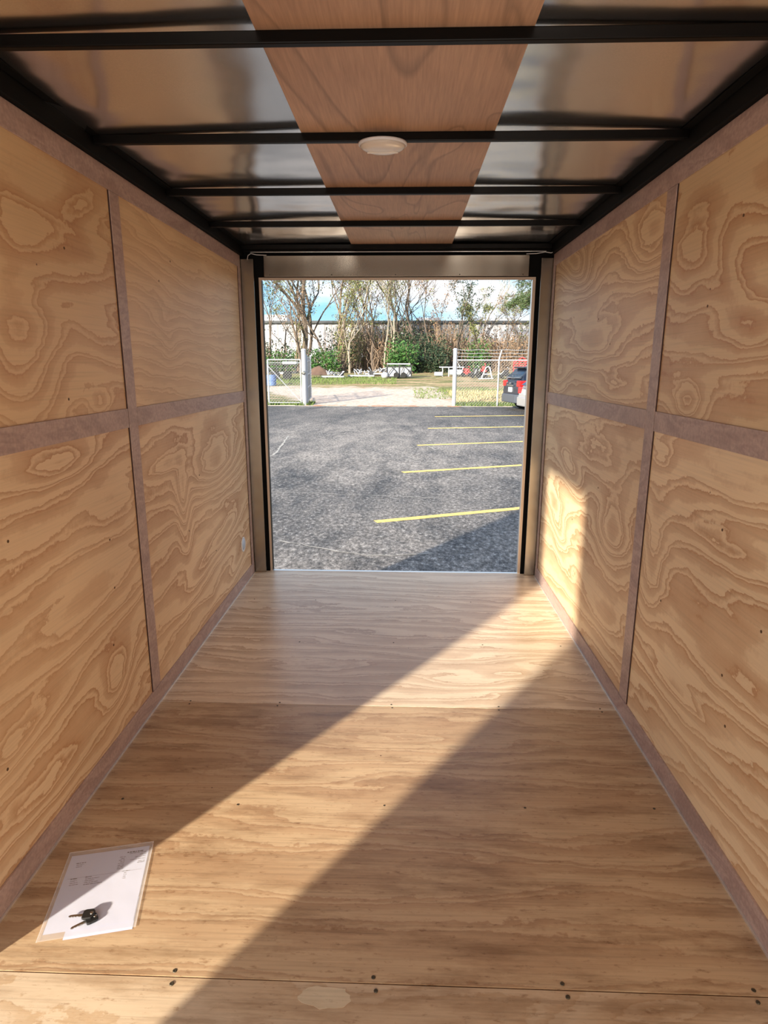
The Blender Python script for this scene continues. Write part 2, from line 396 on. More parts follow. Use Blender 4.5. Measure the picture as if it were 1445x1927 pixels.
def hash_seed(s):
    return {'leftNU': 1.3, 'leftNL': 4.7, 'leftFU': 8.1, 'leftFL': 12.9, 'rightNU': 17.2, 'rightNL': 23.5, 'rightFU': 29.4, 'rightFL': 35.6}[s]
wall_l = side_wall('left'); wall_r = side_wall('right')

# front wall of the trailer behind the camera
wf = MB(); wf.box(-1.02, 1.02, -1.12, -1.1, -.16, 2.2); wf = wf.build('wall_front', M_outer); tag(wf, kind='structure')
board_f = MB().box(-.97, .97, -1.1, -1.09, 0, 2.07).build('plywood_panel', fm[2], wf)

# ------------------------------------------------------------------ ceiling
def zc(x, y):  # slightly crowned aluminium sheet, resting on the bows
    return 2.1285 + .007*max(0, math.cos(x/W2*PI/2)) + .003*math.sin(y*PI/.62+.6)*math.cos(x*2.2+y)
ceil = MB()
ceil.grid(lambda a, c: (-.975+1.95*a, -1.1+5.27*c, zc(-.975+1.95*a, -1.1+5.27*c)), 60, 150)
ceiling = ceil.build('ceiling', M_roof, smooth=True); tag(ceiling, kind='structure')
for p_ in ceiling.data.polygons: pass
MB().box(-1.02, 1.02, -1.12, 4.2, 2.15, 2.2).build('roof_skin', M_outer, ceiling)
for (a, c) in ((-1.1, .98), (.9805, 3.42), (3.4205, 4.15)):
    MB().box(-.272, .344, a, c, 2.1278, 2.1322).build('plywood_strip', M_lauan, ceiling)
beams = [-.88, -.26, .36, .98, 1.59, 2.215, 2.845, 3.455, 4.085]
for y in beams:
    o = MB(); o.box(-.95, .95, y-.011, y+.011, 2.1005, 2.1275); o = o.build('roof_beam', M_black, ceiling, bevel=.003)
for s in (-1, 1):
    a, c = sorted((s*.952, s*1.0))
    MB().box(a, c, -1.1, 4.15, 2.071, 2.1277).build('roof_rail', M_rail, ceiling, bevel=.004)
    a, c = sorted((s*.925, s*.953))
    MB().box(a, c, -1.1, 4.15, 2.1262, 2.1280).build('roof_rail_flange', M_rail, ceiling)

# ------------------------------------------------------------------ rear frame
wb = MB()
wb.box(-1.02, -.867, 4.165, 4.2, -.16, 2.15); wb.box(.878, 1.02, 4.165, 4.2, -.16, 2.15)
wb.box(-.867, .878, 4.165, 4.2, 1.947, 2.15)
wall_back = wb.build('wall_back', M_black2); tag(wall_back, kind='structure')
MB().box(-.9745, -.889, 4.12, 4.135, 0, 2.052).build('jamb_panel', M_jamb, wall_back, bevel=.002)
MB().box(.899, .9745, 4.12, 4.135, 0, 2.052).build('jamb_panel', M_jamb, wall_back, bevel=.002)
MB().box(-.826, .826, 4.13, 4.14, 1.948, 2.072).build('header_panel', M_jamb, wall_back, bevel=.002)
MB().box(-.95, .95, 4.10, 4.135, 2.087, 2.1275).build('header_tube', M_black, wall_back, bevel=.003)
MB().box(-.90, .92, 4.10, 4.102, 2.0855, 2.0885).build('header_lip', M_bright, wall_back)
lp = MB(); lp.box(-.868, -.852, 4.16, 4.166, 0, 1.946); lp.build('door_stop', M_lip, wall_back)
lp = MB(); lp.box(.860, .877, 4.16, 4.166, 0, 1.946); lp.build('door_stop', M_lip, wall_back)
lp = MB(); lp.box(-.852, .860, 4.16, 4.166, 1.93, 1.946); lp.build('door_stop', M_lip, wall_back)
lp = MB(); lp.box(-.8525, -.850, 4.16, 4.2, 0, 1.93); lp.build('door_stop_return', M_black, wall_back)
lp = MB(); lp.box(.858, .8605, 4.16, 4.2, 0, 1.93); lp.build('door_stop_return', M_bright, wall_back)
MB().box(-.868, .877, 4.151, 4.178, -.02, .0015).build('sill_strip', M_bright, wall_back)
MB().box(-.868, .877, 4.178, 4.2, -.16, -.006).build('sill_seal', M_black2, wall_back)
# rivets along the header
rv = MB().lathe([(.0035, 0), (.003, .0015), (.001, .002)], 8, Matrix.Rotation(PI/2, 4, 'X'))
r0 = None
for x in (-.79, -.4, 0, .4, .79):
    if r0 is None: r0 = o = rv.build('rivet', M_screw, wall_back)
    else: o = r0.copy(); COL.objects.link(o); o.parent = wall_back
    o.location = (x, 4.13, 1.958)

# cables in the two upper rear corners
c1 = MB().tube([(-.925, 4.115, 2.045), (-.915, 4.10, 2.068), (-.895, 4.09, 2.078), (-.86, 4.09, 2.070), (-.80, 4.10, 2.069)], .0022, 6).build('cable', M_white, smooth=True)
tag(c1, 'thin white cable looping out of the upper left corner of the rear opening', 'cable')
c2 = MB().tube([(.80, 4.10, 2.072), (.86, 4.09, 2.072), (.91, 4.085, 2.080), (.945, 4.08, 2.074), (.958, 4.07, 2.078)], .0022, 6).build('cable', M_white, smooth=True)
tag(c2, 'thin white cable along the upper right corner of the rear opening', 'cable')

# ceiling light
M_lens = mat('frosted_lens', (.80, .74, .66), .25); t, b, L = nodes(M_lens); b.inputs['Transmission Weight'].default_value = .25
cl = empty('ceiling_light', (-.012, 2.222, 2.1))
tag(cl, 'oval frosted dome lamp, unlit, screwed under the second black roof beam', 'lamp')
Ms = Matrix.Diagonal((1, .84, 1, 1))
MB().lathe([(.060, 0), (.079, -.0005), (.079, -.006), (.074, -.009), (.06, -.0095)], 40, Ms).build('lamp_base', M_white, cl, smooth=True)
MB().lathe([(.074, -.0085), (.070, -.014), (.060, -.020), (.042, -.0255), (.020, -.0275), (.003, -.0278)], 40, Ms).build('lens', M_lens, cl, smooth=True)
MB().box(-.05, .05, -.0015, .0015, -.030, -.0255).build('lens_ridge', M_lens, cl, bevel=.001)
MB().lathe([(.006, 0), (.006, .005), (.003, .007)], 10, Matrix.Translation((.006, -.017, 0))).build('screw', M_screw, cl)

# round vent low on left wall
vt_ = empty('vent_cover', (-.9745, 3.868, .272)); tag(vt_, 'small round pale blue vent low on the left wall near the rear corner', 'vent')
Mv = mat('pale_blue_plastic', (.50, .60, .72), .3)
MR = Matrix.Rotation(PI/2, 4, 'Y')
MB().lathe([(.049, 0), (.049, .002), (.045, .004), (.038, .003)], 28, MR).build('rim', M_white, vt_, smooth=True)
MB().lathe([(.038, 0), (.036, .0035), (.001, .0045)], 28, MR).build('vent_disc', Mv, vt_, smooth=True)

# ------------------------------------------------------------------ document and keys
doc = empty('document', (-.757, 1.41, 0), math.atan2(.07, -.27)-PI/2)
doc.rotation_euler = (0, 0, math.radians(13.2))
tag(doc, 'printed white paper in a clear plastic sleeve lying on the floor at the left', 'paper')
M_paper = mat('white_paper', (.64, .69, .88), .55)
M_print = mat('print_ink', (.05, .05, .07), .6)
M_print2 = mat('print_ink_grey', (.17, .17, .21), .6)
M_slv = mat('clear_sleeve', (.85, .82, .80), .12); t, b, L = nodes(M_slv)
tr_ = N(t, 'ShaderNodeBsdfTransparent'); ms = N(t, 'ShaderNodeMixShader'); ms.inputs[0].default_value = .22
L(tr_.outputs[0], ms.inputs[1]); L(b.outputs[0], ms.inputs[2]); L(ms.outputs[0], t.nodes['Material Output'].inputs[0])
hw, hh = .118, .1525
def crinkle(x, y, a): return a*(mnoise.noise(Vector((x*14, y*14, 2.)))+.5*mnoise.noise(Vector((x*37, y*30, 5.))))
def sheet(x0, x1, y0, y1, z, amp, th):
    mb = MB(); nx, ny = 26, 34
    mb.grid(lambda a, c: (x0+(x1-x0)*a, y0+(y1-y0)*c, z+amp*1.2+crinkle(x0+(x1-x0)*a, y0+(y1-y0)*c, amp)), nx, ny)
    mb.grid(lambda a, c: (x1-(x1-x0)*a, y0+(y1-y0)*c, z-th+amp*1.2+crinkle(x1-(x1-x0)*a, y0+(y1-y0)*c, amp)), nx, ny)
    return mb
sheet(-.108, .108, -.128, .137, .0012, .0005, .0003).build('paper', M_paper, doc, smooth=True)
sheet(-.055, .110, -.152, -.05, .0006, .0003, .0003).build('folded_sheet', M_paper, doc, smooth=True)
sheet(-hw, hw, -hh+.004, hh, .0022, .0006, .0002).build('sleeve', M_slv, doc, smooth=True)
for (x0, x1, y0, y1) in ((-hw, -hw+.003, -hh+.004, hh), (hw-.003, hw, -hh+.004, hh), (-hw, hw, hh-.003, hh)):
    MB().box(x0, x1, y0, y1, .0024, .0034).build('sleeve_seam', M_slv, doc)
rnd = random.Random(3)
pr = MB(); pg = MB()
def pline(mb, x0, x1, y, h):
    x = x0
    while x < x1:
        w = min(rnd.uniform(.003, .011), x1-x)
        z = .0013+.0007+crinkle(x+w/2, y, .0005); h = max(h, .0022)
        mb.box(x, x+w, y-h/2, y+h/2, z, z+.00012); x += w+rnd.uniform(.0012, .0022)
pline(pr, .048, .092, .121, .0045); pline(pg, .055, .102, .1155, .0018)
for k in range(5): pline(pg, .030+.004*(k % 2), .046, .106-.0062*k, .0016)
for k in range(3): pline(pr, .030, .048, .074-.0062*k, .002)
for k in range(4): pline(pg, .085-.012*(k % 3), .103, .108-.009*k, .0018)
pline(pr, .083, .102, .076, .002)
pline(pr, -.088, -.062, .104, .0028); pline(pg, -.086, -.066, .097, .0016); pline(pg, -.086, -.07, .090, .0016)
MB_ = pg.box(-.1, .1, .0482, .0488, .0022, .00232)
pline(pr, -.089, -.070, .047, .0032); pline(pr, -.050, -.034, .047, .0032); pline(pr, .046, .068, .050, .002)
for k in range(3): pline(pg, -.087, -.070+.003*k, .039-.007*k, .0016)
for k in range(4): pline(pg if k < 3 else pr, -.049, -.012-.012*(k == 1)+.012*(k == 3), .040-.0066*k, .0017)
for k in range(4): pline(pg, .053, .061, .043-.0066*k, .0018)
o = pr.build('printed_text', M_print, doc); o['kind'] = 'stuff'
o = pg.build('printed_small_text', M_print2, doc); o['kind'] = 'stuff'

M_keyp = mat('black_plastic', (.012, .012, .012), .4)
M_steel = mat('nickel_steel', (.42, .40, .36), .3, 1)
def key(loc, ang, label, tilt):
    k = empty('key', loc, ang); k.rotation_euler = (0, tilt, ang); tag(k, label, 'key', None)
    MB().prism([(.002, -.011), (.008, -.014), (.026, -.014), (.031, -.009), (.031, .009), (.026, .014), (.008, .014), (.002, .011)], -.0035, .0035).build('key_head', M_keyp, k, bevel=.0012)
    poly = [(.003, -.004), (.003, .004), (-.030, .004), (-.034, .001), (-.032, -.002), (-.028, -.0025), (-.026, -.001), (-.022, -.003), (-.019, -.0015), (-.015, -.0035), (-.012, -.002), (-.006, -.004)]
    MB().prism(poly, -.001, .001).build('key_blade', M_steel, k)
    MB().lathe([(.0045, .0033), (.0045, .0045), (.003, .005)], 12, Matrix.Translation((.025, 0, 0))).build('key_eyelet', M_steel, k, smooth=True)
    return k
key((-.757, 1.312, .0125), math.radians(8), 'black-headed key with blade pointing left on the paper', -.05)
key((-.742, 1.296, .0085), math.radians(42), 'black-headed key with blade pointing to the lower left, lying partly over the other', .03)
#@@EXTERIOR
# ================================================================== outdoors
def gz(x, y):
    if y < 26.6: return -.46+.0075*y
    t_ = min(1, (y-26.6)/28.4)
    z = -.2605+.045*(y-26.6) if y < 55 else 1.018
    b_ = .04*mnoise.noise(Vector((x*.35, y*.35, 0)))+.025*mnoise.noise(Vector((x*1.3, y*1.3, 3)))
    return z + b_*min(1, (y-26.6)/2)
def at(px, Y, py=None):
    """x (and z) of the photo column px (row py) at depth Y: used once to measure where things stand"""
    q = FWD + R2*((px-722.5)/F_PX) - U2*(((py if py else 720)-963.5)/F_PX)
    k_ = Y/q.y; p_ = CAM+q*k_
    return p_.x if py is None else p_

# asphalt
M_asph = mat('asphalt', (.05, .052, .058), .85); t, b, L = nodes(M_asph)
co = objco(t)
fine = noise(t, mapping(t, co, (55, 55, 55)), 1, 5, .75)
fine2 = noise(t, mapping(t, co, (16, 16, 16)), 1, 5, .7)
med = noise(t, mapping(t, co, (24, 13, 20)), 1, 5, .85)
base = ramp(t, med, [(.38, (.004, .005, .007)), (.50, (.017, .020, .027)), (.56, (.045, .049, .058)), (.60, (.17, .17, .17)), (.68, (.42, .41, .39))])
dust = noise(t, mapping(t, co, (1.3, .5, 1), (2.2, .4, 0)), 1, 7, .75, .5)
dustr = ramp(t, math_(t, 'ADD', math_(t, 'MULTIPLY', dust, .8), math_(t, 'MULTIPLY', fine2, .35)), [(.44, (.12,)*3), (.54, (.5,)*3), (.66, (1,)*3)])
# dust carried in by wheels from the gateway: strongest along the drive lane
sx = N(t, 'ShaderNodeSeparateXYZ'); L(co, sx.inputs[0])
lane = math_(t, 'SUBTRACT', sx.outputs['X'], math_(t, 'MULTIPLY', math_(t, 'SUBTRACT', sx.outputs['Y'], 16), -.06))
lane = math_(t, 'ABSOLUTE', math_(t, 'ADD', lane, .4))
lane_f = ramp(t, math_(t, 'DIVIDE', lane, 6), [(0, (1,)*3), (.45, (.8,)*3), (.8, (.25,)*3)])
yf = ramp(t, math_(t, 'DIVIDE', sx.outputs['Y'], 28), [(.18, (.75,)*3), (.30, (.6,)*3), (.42, (1,)*3), (.62, (1,)*3), (.78, (.6,)*3), (1, (.8,)*3)])
df = math_(t, 'MULTIPLY', math_(t, 'MULTIPLY', dustr, lane_f), yf)
dcol = mix(t, 1, (.52, .455, .40), ramp(t, med, [(.38, (.22,)*3), (.55, (.9,)*3), (.7, (1.4,)*3)]), 'MULTIPLY')
col = mix(t, math_(t, 'MULTIPLY', df, .85), base, dcol)
vor = N(t, 'ShaderNodeTexVoronoi'); vor.inputs['Scale'].default_value = 1.5; L(co, vor.inputs['Vector'])
vm2 = math_(t, 'ADD', vor.outputs['Distance'], math_(t, 'MULTIPLY', fine2, .12))
col = mix(t, math_(t, 'MULTIPLY', ramp(t, vm2, [(.085, (1,)*3), (.105, (0,)*3)]), .55), col, (.27, .25, .22))
L(col, b.inputs['Base Color']); L(bump(t, fine, .006, .6), b.inputs['Normal'])
asph = MB().grid(lambda a, c: (-40+80*a, -14+40.75*c, gz(0, -14+40.75*c)), 8, 8).build('asphalt_lot', M_asph); tag(asph, kind='structure')
def surf(y): return -.46+.0075*y
# light concrete rim at the far edge of the lot
M_rim = mat('worn_edge', (.42, .38, .33), .9)
rim = MB(); rnd = random.Random(5); xs = -14
while xs < 12:
    w_ = rnd.uniform(.5, 1.4)
    rim.box(xs, xs+w_, 26.66+rnd.uniform(-.05, .05), 26.82+rnd.uniform(-.03, .08), surf(26.7)-.05, surf(26.7)+.012+rnd.uniform(0, .02)); xs += w_
o = rim.build('asphalt_edge', M_rim, asph); o['kind'] = 'stuff'
# filled cracks
M_crack = mat('crack_sealant', (.42, .39, .35), .9)
def crack(pts, w):
    mb = MB(); rr = random.Random(int(pts[0][1]*100)); P_ = []
    for i in range(len(pts)-1):
        n_ = max(2, int((Vector(pts[i+1])-Vector(pts[i])).length/.12))
        for k in range(n_): P_.append(Vector(pts[i]).lerp(Vector(pts[i+1]), k/n_)+Vector((rr.uniform(-.02, .02), rr.uniform(-.02, .02))))
    P_.append(Vector(pts[-1]))
    for i in range(len(P_)-1):
        a, c = P_[i], P_[i+1]; d = (c-a).normalized(); n_ = Vector((-d.y, d.x))*w*rr.uniform(.4, 1)
        mb.quad(*[(q.x, q.y, surf(q.y)+.004) for q in (a-n_, c-n_, c+n_, a+n_)])
    mb.build('crack', M_crack, asph)
crack([(-1.25, 6.35), (-.9, 6.18), (-.6, 6.0), (-.3, 5.86), (.1, 5.92), (.35, 5.98)], .012)
crack([(-2.9, 10.7), (-2.6, 12.6), (-2.75, 14.4), (-2.9, 15.8)], .03)
crack([(-2.0, 8.9), (-1.1, 8.8), (-.4, 8.7), (.6, 8.55)], .008)
crack([(-5, 12.2), (-2.2, 12.0), (.2, 12.1)], .010)
crack([(.75, 13.4), (.55, 14.3)], .015)
# yellow parking lines
M_yel = mat('yellow_line_paint', (.86, .60, .14), .75); t, b, L = nodes(M_yel)
co = objco(t); nn = noise(t, mapping(t, co, (40, 40, 40)), 1, 5, .7)
L(ramp(t, nn, [(.32, (.35, .28, .15)), (.44, (.82, .58, .15)), (.7, (.92, .70, .24))]), b.inputs['Base Color'])
ends = [((-.275, 7.205), (1.567, 7.98)), ((.031, 10.62), (2.216, 11.48)), ((.351, 14.18), (2.875, 15.0)), ((.721, 17.9), (3.541, 18.5)), ((1.093, 21.8), (4.252, 22.4))]
lab = ['wide yellow parking line closest to the floor edge, near the shadow', 'second yellow parking line from the trailer', 'third yellow parking line, faded at its left end',
       'fourth yellow parking line from the trailer', 'farthest thin yellow parking line, just before the grass and fence']
for (a, c), lb in zip(ends, lab):
    a = Vector(a); c = Vector(c); d = (c-a).normalized(); L_ = 5.2; n_ = Vector((-d.y, d.x)); mb = MB(); rr = random.Random(int(a.y))
    K = 40
    for k in range(K+1):
        p_ = a+d*L_*k/K; w_ = .055+rr.uniform(-.006, .006)
        for q in (p_-n_*w_, p_+n_*w_): mb.v += [Vector((q.x, q.y, surf(q.y)+.0015)), Vector((q.x, q.y, surf(q.y)+.006))]
    for k in range(K):
        i = k*4; mb.f += [[i+1, i+5, i+7, i+3], [i, i+4, i+5, i+1], [i+2, i+3, i+7, i+6]]
    tag(mb.build('parking_line', M_yel), lb, 'line', 'yellow parking lines on the asphalt')

# field behind the fence
M_field = mat('field_ground', (.5, .4, .3), .95); t, b, L = nodes(M_field)
co = objco(t)
s2_ = N(t, 'ShaderNodeSeparateXYZ'); L(co, s2_.inputs[0]); Xn, Yn = s2_.outputs['X'], s2_.outputs['Y']
f1 = noise(t, mapping(t, co, (5, 5, 5)), 1, 6, .75); f2 = noise(t, mapping(t, co, (.35, .9, 1)), 1, 5, .65, .5); f3 = noise(t, mapping(t, co, (.8, .8, 1), (5, 2, 0)), 1, 5, .7)
gravel = ramp(t, f1, [(.3, (.36, .26, .19)), (.5, (.62, .49, .40)), (.7, (.78, .66, .57))])
dry = ramp(t, f1, [(.3, (.26, .17, .08)), (.5, (.48, .35, .19)), (.7, (.62, .49, .31))])
grass = ramp(t, f1, [(.3, (.04, .065, .015)), (.5, (.13, .15, .035)), (.7, (.30, .29, .10))])
dirt = ramp(t, f1, [(.3, (.30, .16, .08)), (.7, (.60, .38, .24))])
# gravel apron in the gateway narrows towards the field
gl = math_(t, 'ADD', math_(t, 'SUBTRACT', 3.6, math_(t, 'ABSOLUTE', math_(t, 'ADD', Xn, .9))), math_(t, 'MULTIPLY', math_(t, 'SUBTRACT', f2, .5), 3))
gy = math_(t, 'ADD', math_(t, 'SUBTRACT', 37.5, Yn), math_(t, 'MULTIPLY', math_(t, 'SUBTRACT', f3, .5), 8))
left_w = math_(t, 'MULTIPLY', math_(t, 'MAXIMUM', math_(t, 'SUBTRACT', Yn, 28.0), 0), .6)
right_n = math_(t, 'MULTIPLY', math_(t, 'MAXIMUM', math_(t, 'SUBTRACT', Yn, 28), 0), -.10)
gm = math_(t, 'MULTIPLY', math_(t, 'MULTIPLY', math_(t, 'ADD', gl, math_(t, 'ADD', math_(t, 'MULTIPLY', left_w, math_(t, 'LESS_THAN', Xn, -1)), right_n)), 2, clamp=True), math_(t, 'MULTIPLY', gy, .6, clamp=True), clamp=True)
grm = ramp(t, math_(t, 'ADD', f2, math_(t, 'MULTIPLY', f3, .5)), [(.66, (0,)*3), (.78, (1,)*3)])
far = math_(t, 'MULTIPLY', math_(t, 'SUBTRACT', Yn, 40), .5, clamp=True)
nearg = math_(t, 'MULTIPLY', math_(t, 'SUBTRACT', 28.4, math_(t, 'ADD', Yn, math_(t, 'MULTIPLY', f2, 1.6))), 2., clamp=True)
grm = math_(t, 'MAXIMUM', math_(t, 'MULTIPLY', grm, .9), nearg)
leftg = math_(t, 'MULTIPLY', math_(t, 'MULTIPLY', math_(t, 'SUBTRACT', math_(t, 'MULTIPLY', Xn, -1), math_(t, 'MULTIPLY', f2, 5)), .6, clamp=True), math_(t, 'MULTIPLY', math_(t, 'SUBTRACT', Yn, 38), .7, clamp=True))
grm = math_(t, 'MAXIMUM', grm, math_(t, 'MULTIPLY', leftg, .8))
veg = mix(t, grm, dry, grass)
dm = ramp(t, noise(t, mapping(t, co, (.16, 1.1, 1), (1, 3, 0)), 1, 4, .6), [(.52, (0,)*3), (.6, (1,)*3)])
veg = mix(t, math_(t, 'MULTIPLY', dm, .8), veg, dirt)
L(mix(t, gm, veg, gravel), b.inputs['Base Color']); L(bump(t, f1, .05, .7), b.inputs['Normal'])
field_o = MB().grid(lambda a, c: (-45+90*a, 26.7+53*c, gz(-45+90*a, 26.7+53*c)), 180, 150).build('field', M_field); tag(field_o, kind='structure')
# red soil lip where the gravel meets the asphalt
M_soil = mat('red_soil', (.38, .20, .12), .95)
mb = MB(); rnd = random.Random(9)
for k in range(70):
    x = rnd.uniform(-4.2, 2.2); r_ = rnd.uniform(.05, .16)
    mb.lathe([(r_*1.6, -.02), (r_, .018), (r_*.4, .03)], 7, Matrix.Translation((x, 26.75+rnd.uniform(-.1, .25), surf(26.7)))@Matrix.Diagonal((1.6, .6, 1, 1)))
o = mb.build('soil_clods', M_soil); tag(o, 'ragged rim of red soil between gravel drive and asphalt', 'soil', kind='stuff')

# grass blades
M_gr = mat('grass_green', (.13, .19, .045), .8); M_gd = mat('grass_dry', (.50, .40, .22), .85)
def blades(n, xr, yr, h, m_, seed, name, label, excl=None):
    rr = random.Random(seed); mb = MB(); k = 0
    while k < n:
        x, y = rr.uniform(*xr), rr.uniform(*yr)
        k += 1
        if excl and excl(x, y): continue
        hh_ = h*rr.uniform(.4, 1.2); z = gz(x, y)-.01; a_ = rr.uniform(0, PI); w_ = .02; l_ = rr.uniform(-.08, .08)
        i = len(mb.v)
        mb.v += [Vector((x-w_*math.cos(a_), y-w_*math.sin(a_), z)), Vector((x+w_*math.cos(a_), y+w_*math.sin(a_), z)), Vector((x+l_, y+l_*.6, z+hh_))]; mb.f.append([i, i+1, i+2])
    o = mb.build(name, m_); tag(o, label, 'grass', kind='stuff')
blades(5000, (2.2, 11), (26.85, 28.2), .13, M_gr, 1, 'green_grass', 'strip of short green grass along the asphalt under the right fence')
blades(2500, (-9, -3.9), (26.85, 27.9), .16, M_gr, 2, 'green_grass', 'tufts of green grass at the foot of the left gate')
blades(9000, (2.3, 14), (28.2, 34), .16, M_gd, 3, 'dry_grass', 'tan dry grass behind the right fence')
blades(6000, (-14, -.5), (39, 46), .16, M_gr, 4, 'green_grass', 'green grass patch before the row of aluminium frames')
blades(4000, (.5, 12), (30, 36), .12, M_gr, 5, 'green_grass', 'patchy green grass right of the gravel drive')

# ---------------------------------------------------------------- warehouse
M_ws = mat('white_corrugated_steel', (.46, .46, .50), .6); t, b, L = nodes(M_ws)
co = objco(t); a1 = noise(t, mapping(t, co, (3, 3, .35)), 1, 4, .6); a2 = noise(t, mapping(t, co, (.12, 1, .3)), 1, 3)
L(mix(t, 1, ramp(t, a1, [(.3, (.36, .36, .40)), (.6, (.56, .56, .58))]), ramp(t, a2, [(.35, (.75, .76, .82)), (.6, (1, .98, .94))]), 'MULTIPLY'), b.inputs['Base Color'])
M_eave = mat('dark_eave', (.06, .065, .07), .6); M_roofw = mat('grey_roof_sheet', (.42, .43, .46), .6)
wh = empty('warehouse', (0, 62, .9)); tag(wh, 'long low warehouse with corrugated whitish wall behind the trees', 'building')
YB = 62; ZT = at(750, YB, 608).z
mb = MB(); nseg = 420
prof = []
for k in range(nseg+1):
    ph_ = k % 4; x = -34+68*k/nseg; prof.append((x, YB-(.06 if ph_ in (1, 2) else 0)))
for (x, y) in prof: mb.v += [Vector((x, y, .6)), Vector((x, y, ZT))]
for k in range(nseg): mb.f.append([2*k, 2*k+2, 2*k+3, 2*k+1])
def under(mb, name, m_): 
    o = mb.build(name, m_, None, loc=(0, 62, .9)); o.parent = wh; o.location = (0, 0, 0); return o
under(mb, 'corrugated_wall', M_ws)
under(MB().box(-34, 34, YB+.1, YB+12, .6, ZT+.05), 'building_core', M_roofw)
under(MB().box(-34.2, 34.2, YB-.35, YB+.2, ZT-.02, ZT+.20), 'eave', M_eave)
under(MB().box(-34.2, 34.2, YB+.2, YB+12, ZT+.08, ZT+.24), 'roof', M_roofw)
for (p0_, p1_, h0, h1) in ((470, 540, 599, 592), (783, 828, 605, 598), (880, 960, 604, 599)):
    a, c = at(p0_, 66, 600), at(p1_, 66, 600)
    under(MB().box(a.x, c.x, 66, 69, ZT+.1, at(700, 66, h1).z), 'roof_ridge_unit', M_roofw)
for px in (560, 640, 777, 905):
    x = at(px, YB); under(MB().box(x-.05, x+.05, YB-.16, YB-.05, .8, ZT), 'downpipe', M_roofw)

# ---------------------------------------------------------------- trees
M_bark = mat('grey_brown_bark', (.20, .155, .12), .9); t, b, L = nodes(M_bark)
co = objco(t); nb = noise(t, mapping(t, co, (6, 6, 1.5)), 1, 5, .7)
L(ramp(t, nb, [(.3, (.06, .047, .036)), (.6, (.17, .13, .10)), (.75, (.27, .22, .175))]), b.inputs['Base Color'])
M_barkL = mat('pale_bark', (.33, .28, .22), .9)
M_vine = mat('dry_vine', (.26, .19, .135), .9)
M_leafO = mat('olive_leaf', (.20, .21, .07), .6); M_leafG = mat('green_leaf', (.06, .15, .03), .55); M_leafD = mat('dark_leaf', (.04, .065, .03), .6)
M_leafB = mat('brown_dry_leaf', (.26, .16, .09), .8); M_pine = mat('pine_needles', (.09, .13, .045), .6)
def grow(mb, p_, d, L_, r_, depth, rr, tips, spread=.55, up=.12, lvl=0):
    n_ = max(3, int(L_/.7)); pts = [p_.copy()]; rad = [r_]
    for k in range(n_):
        d = (d+Vector((rr.gauss(0, .10), rr.gauss(0, .10), rr.gauss(0, .06)+up*.25))).normalized()
        p_ = p_+d*(L_/n_); pts.append(p_.copy()); rad.append(max(.011, r_*(1-.45*(k+1)/n_)))
        if depth > 0 and (k+1)/n_ > .3 and rr.random() < .62:
            a_ = rr.uniform(0, 2*PI); e_ = rr.uniform(.4, 1.)*spread*1.6
            dd = (d+Vector((math.cos(a_), math.sin(a_), rr.uniform(-.1, .5)))*e_).normalized()
            grow(mb, p_.copy(), dd, L_*rr.uniform(.42, .68), rad[-1]*.6, depth-1, rr, tips, spread, up, lvl+1)
    mb.tube(pts, rad, 6 if lvl == 0 else (4 if lvl == 1 else 3), caps=False)
    if lvl > 0: tips.extend(pts[len(pts)//2:])
    if depth > 0:
        for s in range(2):
            a_ = rr.uniform(0, 2*PI)
            dd = (d+Vector((math.cos(a_), math.sin(a_), .3))*spread*.7).normalized()
            grow(mb, p_.copy(), dd, L_*.55, rad[-1]*.8, depth-1, rr, tips, spread, up, lvl+1)
def leaves(centers, n, sc, size, rr, mb=None, flat=False):
    mb = mb or MB()
    for k in range(n):
        c = rr.choice(centers); p_ = Vector((c[0]+rr.gauss(0, sc), c[1]+rr.gauss(0, sc), c[2]+rr.gauss(0, sc*.8)))
        s_ = size*rr.uniform(.6, 1.4); a = Vector((rr.gauss(0, 1), rr.gauss(0, 1), rr.gauss(0, 1))).normalized(); b_ = a.orthogonal().normalized()
        mb.quad(p_-a*s_, p_-b_*s_*.5, p_+a*s_, p_+b_*s_*.5)
    return mb
def tree(px, Y, h, r_, seed, label, lean=(0, 0), depth=3, leafm=None, nleaf=0, lsize=.1, spread=.5, trunk=.5, bark=None, vines=0, name='bare_tree', vleaf=None):
    rr = random.Random(seed); x = at(px, Y); z = gz(x, Y)-.1
    root = empty(name, (x, Y, z)); tag(root, label, 'tree', 'trees between field and warehouse')
    mb = MB(); tips = []
    grow(mb, Vector((0, 0, 0)), Vector((lean[0], lean[1], 1)).normalized(), h*trunk, r_, depth, rr, tips, spread)
    mb.build('trunk', bark or M_bark, root)
    if not nleaf: nleaf, leafm = 260, M_leafO if seed % 3 else M_leafB
    if nleaf and leafm:
        nleaf = int(nleaf*1.6)
        o = leaves(tips, nleaf, .16, lsize*.8, rr).build('foliage', leafm, root); o['kind'] = 'stuff'
    if vines:
        vb = MB(); vc = []
        for k in range(vines):
            a_ = rr.uniform(0, 2*PI); q = [Vector((math.cos(a_)*.5*rr.random(), math.sin(a_)*.5*rr.random(), 0))]
            H_ = h*trunk*rr.uniform(.5, 1.1)
            for j in range(1, 9):
                f_ = j/8; ww = rr.uniform(.1, .6)
                q.append(Vector((lean[0]*H_*f_+math.cos(a_+f_*3)*ww, lean[1]*H_*f_+math.sin(a_+f_*3)*ww, H_*f_)))
            vb.tube(q, .022, 3, caps=False); vc += q[2:]
        o = vb.build('climbing_vines', M_vine, root); o['kind'] = 'stuff'
        if vleaf:
            o = leaves(vc, vines*60, .22, .07, rr).build('vine_leaves', vleaf, root); o['kind'] = 'stuff'
    return root
tree(505, 54, 9, .10, 1, 'thin bare tree at the far left of the opening, over the gate', (.05, 0), spread=.7)
